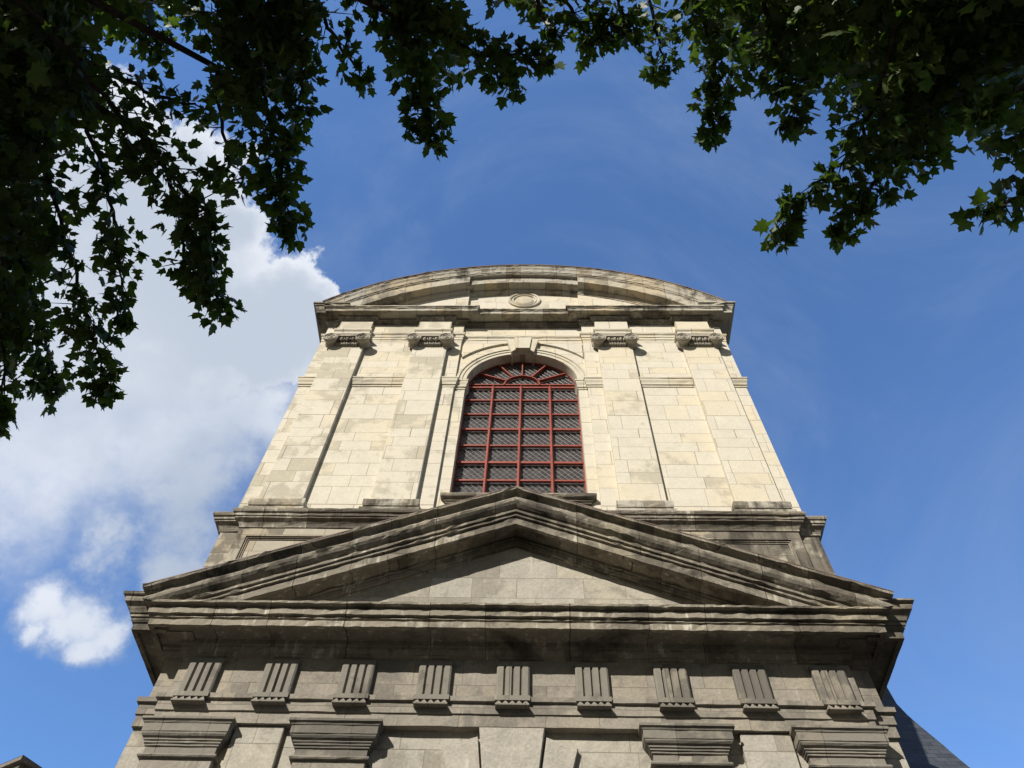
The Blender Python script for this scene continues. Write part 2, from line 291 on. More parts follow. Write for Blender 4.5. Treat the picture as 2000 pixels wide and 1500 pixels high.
# ------------------------------------------------------------------ mesh building
RNG = random.Random(7)
class MB:
    def __init__(s): s.v = []; s.f = []
    def add(s, verts, faces):
        o = len(s.v); s.v += [tuple(p) for p in verts]; s.f += [tuple(i+o for i in f) for f in faces]
    def box(s, x0, x1, y0, y1, z0, z1):
        s.add([(x0, y0, z0), (x1, y0, z0), (x1, y1, z0), (x0, y1, z0), (x0, y0, z1), (x1, y0, z1), (x1, y1, z1), (x0, y1, z1)],
              [(0, 3, 2, 1), (4, 5, 6, 7), (0, 1, 5, 4), (1, 2, 6, 5), (2, 3, 7, 6), (3, 0, 4, 7)])
    def prism(s, poly, y0, y1):                      # polygon in (x, z), pushed from y0 to y1
        n = len(poly)
        s.add([(x, y0, z) for x, z in poly]+[(x, y1, z) for x, z in poly],
              [tuple(range(n)), tuple(range(2*n-1, n-1, -1))]+[(i, i+n, (i+1) % n+n, (i+1) % n) for i in range(n)])
    def cbox(s, x0, x1, y0, y1, z0, z1, c=0.012):      # block with chamfered front edges
        s.add([(x0, y0+c, z0), (x1, y0+c, z0), (x1, y0+c, z1), (x0, y0+c, z1), (x0+c, y0, z0+c), (x1-c, y0, z0+c), (x1-c, y0, z1-c), (x0+c, y0, z1-c),
               (x0, y1, z0), (x1, y1, z0), (x1, y1, z1), (x0, y1, z1)],
              [(4, 5, 6, 7), (0, 1, 5, 4), (1, 2, 6, 5), (2, 3, 7, 6), (3, 0, 4, 7), (0, 8, 9, 1), (1, 9, 10, 2), (2, 10, 11, 3), (3, 11, 8, 0), (8, 11, 10, 9)])
    def ring(s, cx, cz, r0, r1, a0, a1, y0, y1, n=40):   # arched band in the facade plane, angles in degrees
        vs = []; fs = []
        for i in range(n+1):
            a = math.radians(a0+(a1-a0)*i/n); c, q = math.cos(a), math.sin(a)
            vs += [(cx+r0*c, y0, cz+r0*q), (cx+r1*c, y0, cz+r1*q), (cx+r1*c, y1, cz+r1*q), (cx+r0*c, y1, cz+r0*q)]
        for i in range(n):
            o = i*4
            for k in range(4): fs.append((o+k, o+(k+1) % 4, o+4+(k+1) % 4, o+4+k))
        fs += [(0, 3, 2, 1), (n*4, n*4+1, n*4+2, n*4+3)]
        s.add(vs, fs)
    def tube(s, pts, rad, k=6):
        pts = [np.array(p, float) for p in pts]; vs = []; fs = []
        for i, p in enumerate(pts):
            d = pts[min(i+1, len(pts)-1)]-pts[max(i-1, 0)]; d = d/(np.linalg.norm(d)+1e-9)
            a = np.cross(d, [0.31, 0.2, 0.93]); a /= np.linalg.norm(a)+1e-9; c = np.cross(d, a)
            r = rad[i] if hasattr(rad, '__len__') else rad
            for j in range(k):
                th = 2*math.pi*j/k; vs.append(p+r*(math.cos(th)*a+math.sin(th)*c))
        for i in range(len(pts)-1):
            for j in range(k): fs.append((i*k+j, i*k+(j+1) % k, (i+1)*k+(j+1) % k, (i+1)*k+j))
        fs += [tuple(range(k-1, -1, -1)), tuple(range((len(pts)-1)*k, len(pts)*k))]
        s.add(vs, fs)
    def sweep(s, prof, path, step=0.16, jit=0.006, back=0.25):
        """moulding: profile (projection, z) bottom to top carried along a plan path, mitred at its corners"""
        prof = [(-back, prof[0][1])]+list(prof)+[(-back, prof[-1][1])]
        P = [np.array(p, float) for p in path]
        nr = []
        for a, c in zip(P[:-1], P[1:]):
            d = (c-a)/np.linalg.norm(c-a); nr.append(np.array([d[1], -d[0]]))
        rows = []
        for i, a in enumerate(P):
            if i == 0: mi = nr[0]
            elif i == len(P)-1: mi = nr[-1]
            else: mi = (nr[i-1]+nr[i])/(1+nr[i-1].dot(nr[i]))
            rows.append((a, mi))
            if i < len(P)-1:
                L = np.linalg.norm(P[i+1]-a); k = int(L/step) if L > 0.6 else 1
                for q in range(1, k):
                    rows.append((a, None, i, q/k))
        sect = []
        corners = {}
        ci = -1
        for r in rows:
            if len(r) == 2: ci += 1; corners[ci] = [np.array([r[0][0]+r[1][0]*p, r[0][1]+r[1][1]*p, z]) for p, z in prof]
        ci = -1
        for r in rows:
            if len(r) == 2: ci += 1; base = corners[ci]; sect.append([q.copy() for q in base])
            else: sect.append([corners[r[2]][k]*(1-r[3])+corners[r[2]+1][k]*r[3] for k in range(len(prof))])
        n = len(prof); ph = [RNG.random()*6 for _ in prof]
        for i, sc in enumerate(sect):
            for k in range(1, n-1):
                chip = -RNG.random()*3*jit if RNG.random() < 0.05 else 0
                sc[k] = sc[k]+np.array([0, -(RNG.uniform(-jit, jit)+chip), RNG.uniform(-jit, jit)*0.7])
        vs = [q for sc in sect for q in sc]; fs = []
        for i in range(len(sect)-1):
            for k in range(n-1): fs.append((i*n+k, (i+1)*n+k, (i+1)*n+k+1, i*n+k+1))
        fs += [tuple(range(n-1, -1, -1)), tuple(range((len(sect)-1)*n, len(sect)*n))]
        s.add(vs, fs)
    def build(s, name, mat, parent=None, up=H, smooth=False):
        off = np.array(parent_world(parent)) if parent else np.zeros(3)
        me = bpy.data.meshes.new(name)
        me.from_pydata([(p[0]-off[0], p[1]-off[1], p[2]+up-off[2]) for p in s.v], [], s.f)
        me.materials.append(mat); me.update()
        bm_fix(me)
        if smooth: me.shade_smooth()
        o = bpy.data.objects.new(name, me); COL.objects.link(o)
        if parent: o.parent = parent
        return o
def parent_world(p):
    w = np.zeros(3)
    while p: w += np.array(p.location); p = p.parent
    return w
import bmesh
def bm_fix(me):
    bm = bmesh.new(); bm.from_mesh(me); bmesh.ops.recalc_face_normals(bm, faces=bm.faces); bm.to_mesh(me); bm.free()
def thing(name, label, cat, loc, group=None):
    o = bpy.data.objects.new(name, None); COL.objects.link(o); o.location = loc; o.empty_display_size = 0.5
    o['label'] = label; o['category'] = cat
    if group: o['group'] = group
    return o
def tag(o, label=None, cat=None, group=None, kind=None):
    for k, v in (('label', label), ('category', cat), ('group', group), ('kind', kind)):
        if v: o[k] = v
    return o
def copy_part(o, parent, dx, label=None):
    c = o.copy(); COL.objects.link(c); c.parent = parent; c.location = (o.location[0]+dx, o.location[1], o.location[2])
    for ch in [q for q in bpy.data.objects if q.parent == o]:
        g = ch.copy(); COL.objects.link(g); g.parent = c
    return c

def arch_wall(mb, x0, x1, z0, z1, cx, zs, r, y0, y1, n=36):
    """wall slab pierced by a round-headed opening that runs down to z0"""
    mb.add([(x0, y0, z0), (cx-r, y0, z0), (cx-r, y0, zs), (cx-r, y0, z1), (x0, y0, z1)], [(0, 1, 2, 3, 4)])
    mb.add([(cx+r, y0, z0), (x1, y0, z0), (x1, y0, z1), (cx+r, y0, z1), (cx+r, y0, zs)], [(0, 1, 2, 3, 4)])
    arc = [(cx-r*math.cos(math.pi*i/n), zs+r*math.sin(math.pi*i/n)) for i in range(n+1)]
    for (a, az), (c, cz) in zip(arc[:-1], arc[1:]):
        mb.add([(a, y0, az), (c, y0, cz), (c, y0, z1), (a, y0, z1)], [(0, 1, 2, 3)])
        mb.add([(a, y0, az), (c, y0, cz), (c, y1, cz), (a, y1, az)], [(0, 1, 2, 3)])
    mb.add([(cx-r, y0, z0), (cx-r, y1, z0), (cx-r, y1, zs), (cx-r, y0, zs)], [(0, 1, 2, 3)])
    mb.add([(cx+r, y0, z0), (cx+r, y1, z0), (cx+r, y1, zs), (cx+r, y0, zs)], [(0, 1, 2, 3)])

# ------------------------------------------------------------------ ground
g = MB(); N = 40
g.add([(-900, -900, 0), (900, -900, 0), (900, 900, 0), (-900, 900, 0)], [(0, 1, 2, 3)])
tag(g.build('ground', PAVE, None, up=0), kind='structure')

# ------------------------------------------------------------------ church
YB = 10.6                                  # back of the facade masonry
church = thing('church', 'pale stone baroque church facade with red barred arched window above a triangular pediment', 'church', (0, 10, 0))

# --- lower storey
YW, YI, YO, WI, WO = 10.105, 10.0, 10.115, 5.20, 5.52
DZ, DR = 3.0, 1.5
mb = MB(); arch_wall(mb, -5.16, 5.16, -H, 6.92, 0, DZ, DR, YW, YB)
mb.box(-WO, -5.16, YO+0.02, YB+2.0, -H, 6.92); mb.box(5.16, WO, YO+0.02, YB+2.0, -H, 6.92)
mb.build('lower_wall', PALE, church)
mb = MB(); mb.box(-DR-0.1, DR+0.1, YB-0.1, YB, -H, DZ+DR+0.1)
door = mb.build('door', WOOD, church)
mb = MB()
for s_ in (-1, 1):
    for k in range(4): mb.cbox(s_*0.78-0.55, s_*0.78+0.55, YB-0.15, YB-0.098, -1.4+k*1.05, -0.5+k*1.05, 0.03)
mb.build('door_panel', WOOD, door)
# rusticated voussoirs of the doorway
def wedge(x_top0, x_top1, zt0, zt1, zb, y):
    c = (0.0, DZ)
    def onray(x, z, zz): return c[0]+(x-c[0])*(zz-c[1])/(z-c[1])
    k = MB()
    poly = [(onray(x_top0, zt0, zb), zb), (onray(x_top1, zt1, zb), zb), (x_top1, zt1), (x_top0, zt0)]
    ch = 0.02; cxm = sum(p[0] for p in poly)/4; czm = sum(p[1] for p in poly)/4
    inner = [(p[0]+(cxm-p[0])*0.035, p[1]+(czm-p[1])*0.012) for p in poly]
    k.add([(x, y+ch, z) for x, z in poly]+[(x, y, z) for x, z in inner]+[(x, YB-0.1, z) for x, z in poly],
          [(4, 5, 6, 7)]+[(i, (i+1) % 4, (i+1) % 4+4, i+4) for i in range(4)]+[(i, i+8, (i+1) % 4+8, (i+1) % 4) for i in range(4)])
    return k
wedge(-0.445, 0.50, 6.905, 6.905, 4.52, 9.955).build('keystone', KEYS, church)
wedge(-0.965, -0.462, 6.63, 6.80, 4.50, 10.015).build('voussoir', KEYS, church)
wedge(0.520, 0.965, 6.80, 6.63, 4.50, 10.015).build('voussoir', KEYS, church)

for s_ in (-1, 1):                                  # flat raised fields between the paired pilasters
    a, c = sorted((s_*3.27, s_*3.985)); mb = MB(); mb.cbox(a, c, 10.02, YW+0.05, -0.6, 6.905, 0.01)
    mb.build('wall_field', PALE, church)

def pil_path(h, yf, yb): return [(-h, yb), (-h, yf), (h, yf), (h, yb)]
def shift(mb, dx): mb.v = [(p[0]+dx, p[1], p[2]) for p in mb.v]
LP = (-4.63, -2.495, 2.50, 4.64)
first = None
for cxp in LP:
    mb = MB(); mb.cbox(-0.505, 0.505, 9.98, YW+0.1, -H, 6.80, 0.008); shift(mb, cxp)
    p = mb.build('pilaster', GREY, church)
    cap = MB()
    cap.sweep([(0.0, 6.355), (0.045, 6.36), (0.055, 6.38), (0.045, 6.405), (0.004, 6.41), (0.004, 6.53), (0.025, 6.535), (0.025, 6.565), (0.042, 6.57), (0.042, 6.60),
               (0.058, 6.605), (0.058, 6.63), (0.088, 6.65), (0.105, 6.675), (0.11, 6.70), (0.118, 6.703), (0.118, 6.825), (0.128, 6.83), (0.14, 6.86), (0.165, 6.872), (0.165, 6.909)],
              pil_path(0.505, 9.98, YW+0.05), 0.14, 0.003, 0.02)
    shift(cap, cxp); cap.build('capital', GREYCAP, p)
    bs = MB(); bs.sweep([(0.09, -H), (0.09, -H+0.3), (0.07, -H+0.33), (0.09, -H+0.40), (0.07, -H+0.47), (0.0, -H+0.5)], pil_path(0.505, 9.98, YW+0.05), 0.3, 0.002, 0.02)
    shift(bs, cxp); bs.build('base', GREY, p)

def ent_path(wo, wi, yo, yi, yb=YB+2.0):
    return [(-wo, yb), (-wo, yo), (-wi, yo), (-wi, yi), (wi, yi), (wi, yo), (wo, yo), (wo, yb)]
PL = ent_path(WO, WI, YO, YI)
mb = MB(); mb.sweep([(-0.02, 6.912), (0.03, 6.914), (0.03, 7.10), (0.055, 7.105), (0.055, 7.28), (0.10, 7.285), (0.105, 7.36), (0.0, 7.375)], PL, 0.2, 0.004, 0.3)
mb.build('architrave', GREY, church)
mb = MB(); mb.sweep([(0.0, 7.37), (0.0, 8.12)], PL, 0.5, 0.0, 0.3); mb.build('frieze', GREY, church)

# triglyphs: four raised bars and three channels, with a row of pointed drops below
tri0 = None
for i in range(9):
    cxp = (i-4)*1.198+0.022
    mb = MB(); n0 = 4; bw = 0.5/n0; yf, yg = 9.90, 9.955
    xs = []
    for k in range(n0):
        a = -0.25+k*bw; ch = 0.024
        xs += [(a, yg if k else yf+0.02), (a+ch, yf), (a+bw-ch, yf), (a+bw, yg if k < n0-1 else yf+0.02)]
    lo, hi = 7.362, 7.90
    front = []
    for x, y in xs: front.append((x, y))
    nn = len(front)
    vs = [(x, y, lo) for x, y in front]+[(x, y, hi) for x, y in front]+[(x, y+0.035, hi+0.03) for x, y in front]
    fs = [(k, k+1, nn+k+1, nn+k) for k in range(nn-1)]+[(nn+k, nn+k+1, 2*nn+k+1, 2*nn+k) for k in range(nn-1)]
    mb.add(vs, fs)
    mb.add([(-0.25, yf+0.02, lo), (-0.25, YI+.02, lo), (-0.25, YI+.02, hi+.03), (-0.25, yf+0.02, hi)], [(0, 1, 2, 3)])
    mb.add([(0.25, yf+0.02, lo), (0.25, YI+.02, lo), (0.25, YI+.02, hi+.03), (0.25, yf+0.02, hi)], [(0, 1, 2, 3)])
    mb.box(-0.25, 0.25, 9.935, YI+0.02, hi+0.028, 8.01)
    mb.box(-0.262, 0.262, 9.865, 9.96, 7.283, 7.362)
    shift(mb, cxp)
    tg = mb.build('triglyph', GREYCAP, church)
    gt = MB()
    for k in range(5):
        gx = -0.2+k*0.1; y0 = 9.882; h0, h1 = 0.047, 0.004
        gt.add([(gx-h0, y0-0.045, 7.205), (gx+h0, y0-0.045, 7.205), (gx+h0, y0+0.045, 7.205), (gx-h0, y0+0.045, 7.205),
                (gx-h1, y0-0.006, 7.281), (gx+h1, y0-0.006, 7.281), (gx+h1, y0+0.03, 7.281), (gx-h1, y0+0.03, 7.281)],
               [(0, 3, 2, 1), (4, 5, 6, 7), (0, 1, 5, 4), (1, 2, 6, 5), (2, 3, 7, 6), (3, 0, 4, 7)])
    gt.box(-0.25, 0.25, 9.832, 9.95, 7.182, 7.2052)
    shift(gt, cxp); gt.build('guttae', GREYCAP, tg)

# main cornice: level front without crown moulding, set-back ends with it
mb = MB()
front = [(0.0, 8.08), (0.035, 8.09), (0.035, 8.13), (0.06, 8.14), (0.09, 8.20), (0.09, 8.255), (0.11, 8.262), (0.11, 8.345), (0.44, 8.345), (0.46, 8.34), (0.46, 8.272), (0.535, 8.270),
         (0.54, 8.375), (0.515, 8.382), (0.515, 8.402), (0.555, 8.406), (0.555, 8.420), (0.53, 8.424), (0.53, 8.452), (0.60, 8.456), (0.605, 8.555), (0.575, 8.562), (0.575, 8.592), (0.685, 8.602), (0.69, 8.640), (0.0, 8.72)]
mb.sweep(front, [(-WI, YO+0.15), (-WI, YI), (WI, YI), (WI, YO+0.15)], 0.11, 0.008, 0.3)
ends = [(0.0, 8.08), (0.035, 8.09), (0.035, 8.13), (0.06, 8.14), (0.09, 8.20), (0.09, 8.255), (0.11, 8.262), (0.11, 8.325), (0.42, 8.325), (0.44, 8.32), (0.44, 8.275), (0.515, 8.272),
        (0.52, 8.385), (0.55, 8.40), (0.575, 8.43), (0.575, 8.46), (0.595, 8.47), (0.60, 8.52), (0.625, 8.53), (0.645, 8.58), (0.68, 8.63), (0.735, 8.67), (0.755, 8.72), (0.745, 8.77), (0.80, 8.782), (0.80, 8.82), (0.0, 8.90)]
mb.sweep(ends, [(-WO, YB+2.0), (-WO, YO), (-WI-0.28, YO)], 0.13, 0.007, 0.3)
mb.sweep(ends, [(WI+0.28, YO), (WO, YO), (WO, YB+2.0)], 0.13, 0.007, 0.3)
for s_ in (-1, 1):                                  # bed of the set-back ends, up to the break
    mb.sweep(ends[:9]+[(0.0, 8.33)], sorted([(s_*(WI+0.30), YO+0.002), (s_*(WI-0.1), YO+0.002)]), 0.13, 0.0, 0.1)
mb.build('cornice', CORN, church)

# triangular pediment
TAP, SL = 11.42, 0.429
rk = [(0.02, -0.90), (0.105, -0.885), (0.105, -0.85), (0.135, -0.835), (0.16, -0.775), (0.16, -0.74), (0.18, -0.732), (0.18, -0.675), (0.44, -0.675), (0.46, -0.68), (0.46, -0.742), (0.535, -0.745),
      (0.54, -0.605), (0.515, -0.598), (0.515, -0.575), (0.58, -0.568), (0.58, -0.530), (0.555, -0.524), (0.555, -0.500), (0.615, -0.494), (0.615, -0.440), (0.575, -0.432), (0.575, -0.395), (0.62, -0.385),
      (0.68, -0.345), (0.715, -0.295), (0.725, -0.245), (0.705, -0.195), (0.67, -0.160), (0.655, -0.120), (0.665, -0.075), (0.70, -0.055), (0.785, -0.048), (0.79, 0.0), (-0.1, 0.05)]
for s_ in (-1, 1):
    mb = MB(); n = len(rk); secs = []; K = 44
    ends_ = []
    for p, dz in rk:
        xe = min(WI+max(p, 0.0), (TAP+dz-8.62)/SL); ends_.append(xe)
    for i in range(K+1):
        sc = []
        for k, (p, dz) in enumerate(rk):
            x = ends_[k]*(1-i/K); jz = RNG.uniform(-0.006, 0.006) if 0 < i < K else 0
            jp = RNG.uniform(-0.006, 0.006) if 0 < i < K else 0
            if RNG.random() < 0.06: jp -= 0.03
            sc.append((s_*x, YI-p+jp, TAP+dz-SL*x+jz))
        secs.append(sc)
    vs = [q for sc in secs for q in sc]
    fs = [(i*n+k, i*n+k+1, (i+1)*n+k+1, (i+1)*n+k) for i in range(K) for k in range(n-1)]
    # return of the crown moulding at the break
    o = len(vs); vs += [(x, y+0.16, z) for x, y, z in secs[0]]
    fs += [(k, o+k, o+k+1, k+1) for k in range(n-1)]
    mb.add(vs, fs)
    mb.build('raking_cornice', SOOT, church)
    fl = MB()                                      # thin lead capping on top of the slope
    xe = WI+0.80
    fl.add([(s_*x, y, TAP-SL*x+z) for x in (0.0, xe) for y, z in ((YI-0.795, 0.004), (YI-0.795, 0.022), (YI+0.05, 0.075), (YI+0.05, 0.055))],
           [(0, 1, 5, 4), (1, 2, 6, 5), (2, 3, 7, 6), (3, 0, 4, 7), (0, 3, 2, 1), (4, 5, 6, 7)])
    fl.build('capping', LEAD, church)
mb = MB(); mb.prism([(-5.5, 8.70), (5.5, 8.70), (0.0, 11.2)], YI-0.075, YB)
mb.build('tympanum', PALE, church)

# --- pedestal band between the storeys
mb = MB()
mb.box(-5.64, 5.64, 10.012, YB, 8.72, 11.33)
def zroof(x): return TAP-0.42-SL*abs(x)
for s_ in (-1, 1):
    pz1, xs = 10.78, (1.54, 1.9, 5.06, 5.25)
    for x0, x1, top in ((xs[0], xs[1], 11.33), (xs[2], xs[3], 11.33)):
        mb.prism([(s_*x0, zroof(x0)), (s_*x1, zroof(x1)), (s_*x1, top), (s_*x0, top)], 9.9, 10.011)
    mb.prism([(s_*xs[1], pz1), (s_*xs[2], pz1), (s_*xs[2], 11.33), (s_*xs[1], 11.33)], 9.9, 10.011)
    mb.prism([(s_*xs[1], zroof(xs[1])), (s_*xs[2], zroof(xs[2])), (s_*xs[2], pz1-0.001), (s_*xs[1], pz1-0.001)], 9.962, 10.011)
mb.build('pedestal_band', DADO, church)
for s_ in (-1, 1):
    p0, p1 = sorted((s_*1.9, s_*5.06))
    mb = MB(); fr = 0.075
    for k, (w, y) in enumerate(((0.03, 9.925), (0.06, 9.945))):
        o = 0.0 if k == 0 else 0.03
        mb.box(p0+o, p0+o+0.03, y, 9.998, zroof(p0)-0.05, 10.78-o); mb.box(p1-o-0.03, p1-o, y, 9.998, zroof(p1)-0.05, 10.78-o); mb.box(p0+o+0.03, p1-o-0.03, y, 9.998, 10.78-o-0.03, 10.78-o)
    mb.build('panel_frame', SOOT, church)
mb = MB()
ded = [(0.0, 10.98), (0.02, 10.99), (0.025, 11.03), (0.04, 11.07), (0.075, 11.12), (0.125, 11.15), (0.13, 11.185), (0.15, 11.19), (0.155, 11.25), (0.185, 11.265), (0.20, 11.30), (0.20, 11.34), (0.0, 11.37)]
for s_ in (-1, 1):
    mb = MB()
    path = [(1.54, 10.06), (1.54, 9.9), (5.25, 9.9), (5.25, 10.0), (5.66, 10.0), (5.66, YB+0.3)]
    if s_ < 0: path = [(-x, y) for x, y in path][::-1]
    mb.sweep(ded, path, 0.15, 0.005, 0.12)
    mb.build('pedestal_cornice', SOOT, church)

# --- upper storey
ZS, AR = 16.66, 1.41                               # window arch springing and radius
mb = MB()
for s_ in (-1, 1):
    a, c = sorted((s_*1.66, s_*5.535)); mb.box(a, c, 10.0, YB, 11.34, 18.64)
arch_wall(mb, -1.66, 1.66, 12.02, 18.64, 0.02, ZS, AR, 10.075, YB)
mb.box(-1.66, 1.66, 10.075, YB, 11.2, 12.02)
mb.build('upper_wall', CLEAN, church)
# side return of the upper storey
UPX = (-4.71, -2.462, 2.485, 4.735)
BP = [(0.13, 11.355), (0.13, 11.455), (0.06, 11.47), (0.05, 11.53), (0.085, 11.55), (0.098, 11.60), (0.098, 11.70), (0.09, 11.735), (0.01, 11.75)]
def spiral(r0, turns=2.2, n=60):
    return [(r0*(1-0.86*i/n)*math.cos(-2*math.pi*turns*i/n+math.pi/2), r0*(1-0.86*i/n)*math.sin(-2*math.pi*turns*i/n+math.pi/2)) for i in range(n+1)]
for cxp in UPX:
    mb = MB(); mb.cbox(-0.455, 0.455, 9.88, 10.0-0.001, 11.40, 18.62, 0.008); shift(mb, cxp)
    p = mb.build('pilaster', CLEAN2, church)
    bs = MB(); bs.sweep(BP, pil_path(0.455, 9.88, 9.999), 0.12, 0.006, 0.02); shift(bs, cxp); bs.build('base', TRIM, p)
    cap = MB(); zc, rv, yf, yb = 18.31, 0.205, 9.66, 9.93
    for sv in (-1, 1):
        vx = sv*0.435
        n = 28                                     # volute scroll, waisted towards the wall
        rings = [(yf+0.012, rv*0.90), (yf, rv*0.96), (yf+0.018, rv), (yf+0.045, rv*0.98), (yf+0.085, rv*0.84), (yf+0.15, rv*0.74), (9.89, rv*0.90), (yb, rv*0.86)]
        vs = [(vx+r*math.cos(2*math.pi*k/n), y, zc+r*math.sin(2*math.pi*k/n)) for y, r in rings for k in range(n)]
        fs = [(i*n+k, i*n+(k+1) % n, (i+1)*n+(k+1) % n, (i+1)*n+k) for i in range(len(rings)-1) for k in range(n)]
        fs += [tuple(range(n-1, -1, -1))]
        cap.add(vs, fs)
        sp = spiral(rv*0.93)
        cap.tube([(vx-sv*x*-1 if sv < 0 else vx-x, yf+0.004, zc+z) for x, z in sp], [0.020*(1-0.5*i/60) for i in range(61)], 6)
        cap.tube([(vx, yf-0.015, zc), (vx, yf+0.03, zc)], [0.030, 0.034], 10)
    # channel between the scrolls, egg-and-dart and bead row
    cap.box(-0.44, 0.44, yf+0.03, 9.93, zc+0.10, zc+0.19)
    cap.box(-0.30, 0.30, yf+0.14, 9.93, zc-0.12, zc+0.10)
    for k in range(3):
        ex = (k-1)*0.155; n = 12
        vs = []; fs = []
        for i in range(7):
            a = math.pi*i/6
            for j in range(n):
                th = 2*math.pi*j/n; vs.append((ex+0.052*math.sin(a)*math.cos(th), yf+0.10+0.06*math.sin(a)*math.sin(th), zc+0.02-0.075*math.cos(a)))
        for i in range(6):
            for j in range(n): fs.append((i*n+j, i*n+(j+1) % n, (i+1)*n+(j+1) % n, (i+1)*n+j))
        cap.add(vs, fs)
    for k in range(4):
        ex = (k-1.5)*0.155
        cap.add([(ex-0.018, yf+0.075, zc+0.09), (ex+0.018, yf+0.075, zc+0.09), (ex, yf+0.055, zc-0.075), (ex-0.02, yf+0.11, zc+0.09), (ex+0.02, yf+0.11, zc+0.09), (ex, yf+0.11, zc-0.075)],
                [(0, 1, 2), (0, 2, 5, 3), (1, 4, 5, 2), (0, 3, 4, 1)])
    for k in range(9): cap.tube([(-0.26+k*0.065-0.022, yf+0.165, zc-0.135), (-0.26+k*0.065+0.022, yf+0.165, zc-0.135)], [0.024, 0.024], 7)
    cap.box(-0.30, 0.30, yf+0.185, 9.93, zc-0.16, zc-0.12)
    cap.box(-0.43, 0.43, yf+0.06, 9.93, zc+0.191, zc+0.245)
    cap.sweep([(0.10, zc+0.246), (0.13, zc+0.255), (0.15, zc+0.29), (0.15, zc+0.323)], pil_path(0.455, 9.88, 9.99), 0.3, 0.002, 0.02)
    shift(cap, cxp); cap.build('capital', CARVE, p)

# impost band: outer strips, bays and the window piers
IMP = [(0.0, 16.27), (0.02, 16.28), (0.02, 16.33), (0.005, 16.34), (0.005, 16.36), (0.035, 16.37), (0.04, 16.45), (0.065, 16.52), (0.07, 16.60), (0.085, 16.605), (0.085, 16.655), (0.0, 16.67)]
for s_ in (-1, 1):
    def mir(path): return path if s_ > 0 else [(-x, y) for x, y in path][::-1]
    xi = 1.44 if s_ > 0 else 1.40
    for path in ([(xi, 10.35), (xi, 10.075), (1.655, 10.075), (1.655, 10.0), (2.03, 10.0)], [(2.93, 10.0), (4.26, 10.0)], [(5.17, 10.0), (5.535, 10.0), (5.535, YB)]):
        mb = MB(); mb.sweep(IMP, mir(path), 0.2, 0.004, 0.02 if path[0][0] < 2 else 0.05); mb.build('impost_band', TRIMC, church)

# archivolt, raised spandrels and keystone of the window
mb = MB()
for r0, r1, y in ((AR+0.001, AR+0.105, 10.05), (AR+0.105, AR+0.19, 10.03), (AR+0.19, AR+0.235, 10.005), (AR+0.235, AR+0.26, 10.03)):
    mb.ring(0.02, ZS+0.005, r0, r1, 0, 180, y, 10.09, 48)
mb.build('archivolt', TRIMC, church)
for s_ in (-1, 1):
    R = 1.99; pts = []
    a0, a1 = math.acos(1.60/R), math.acos(0.42/R)
    for i in range(15):
        a = a0+(a1-a0)*i/14; pts.append((0.02+s_*R*math.cos(a), ZS+R*math.sin(a)))
    poly = pts+[(0.02+s_*0.42, 18.635), (0.02+s_*1.60, 18.635)]
    mb = MB(); mb.prism(poly, 10.02, 10.08); mb.build('spandrel_panel', CLEAN, church)
key = MB()
key.prism([(-0.165, 18.13), (0.205, 18.13), (0.255, 18.71), (-0.215, 18.71)], 9.90, 10.50)
k1 = key.build('keystone', TRIMC, church)
for s_ in (-1, 1):
    key = MB(); key.prism([(0.02+s_*0.187, 18.125), (0.02+s_*0.30, 17.99), (0.02+s_*0.425, 18.69), (0.02+s_*0.237, 18.695)], 9.945, 10.48)
    key.build('keystone_shoulder', TRIMC, church)

# upper entablature, breaking forward over each pilaster and back over the middle bay
def zig(prot, yc=10.10, ys=10.0, w=5.27, wo=5.55, yo=10.05):
    xs = [(-wo, YB+0.3), (-wo, yo), (-w, yo), (-w, ys)]
    for c in UPX[:2]: xs += [(c-0.455, ys), (c-0.455, ys-prot), (c+0.455, ys-prot), (c+0.455, ys)]
    xs += [(-1.66, ys), (-1.66, yc), (1.66, yc), (1.66, ys)]
    for c in UPX[2:]: xs += [(c-0.455, ys), (c-0.455, ys-prot), (c+0.455, ys-prot), (c+0.455, ys)]
    xs += [(w, ys), (w, yo), (wo, yo), (wo, YB+0.3)]
    return xs
mb = MB()
mb.sweep([(0.0, 18.636), (0.005, 18.638), (0.005, 18.74), (0.02, 18.745), (0.02, 18.86), (0.035, 18.865), (0.035, 18.97), (0.055, 18.985), (0.075, 19.03), (0.075, 19.07), (0.0, 19.09)], zig(0.118), 0.2, 0.004, 0.09)
mb.box(-5.2, 5.2, 10.09, YB, 18.636, 19.08)
mb.build('upper_architrave', TRIMC, church)
mb = MB(); mb.sweep([(0.0, 19.085), (0.0, 19.74)], zig(0.118), 0.6, 0.0, 0.09); mb.box(-5.2, 5.2, 10.12, YB, 19.08, 19.75)
mb.build('upper_frieze', CLEAN, church)
mb = MB(); mb.sweep([(0.0, 19.62), (0.02, 19.63), (0.02, 19.68), (0.05, 19.69), (0.08, 19.75), (0.11, 19.77), (0.11, 19.845), (0.0, 19.85)], zig(0.10), 0.3, 0.004, 0.09)
mb.build('bed_moulding', SOOT, church)
mb = MB()
path = [(-5.27, 10.15), (-5.27, 10.0), (-1.66, 10.0), (-1.66, 10.10), (1.66, 10.10), (1.66, 10.0), (5.27, 10.0), (5.27, 10.15)]
mb.sweep([(0.0, 19.85), (0.33, 19.85), (0.335, 19.832), (0.375, 19.832), (0.38, 19.945), (0.40, 19.955), (0.41, 19.99), (0.435, 19.995), (0.435, 20.05), (0.0, 20.09)], path, 0.14, 0.007, 0.3)
oe = [(0.0, 19.85), (0.32, 19.85), (0.325, 19.832), (0.365, 19.832), (0.37, 19.95), (0.385, 19.97), (0.395, 20.01), (0.41, 20.03), (0.43, 20.10), (0.465, 20.13), (0.475, 20.17), (0.51, 20.18), (0.51, 20.235), (0.0, 20.27)]
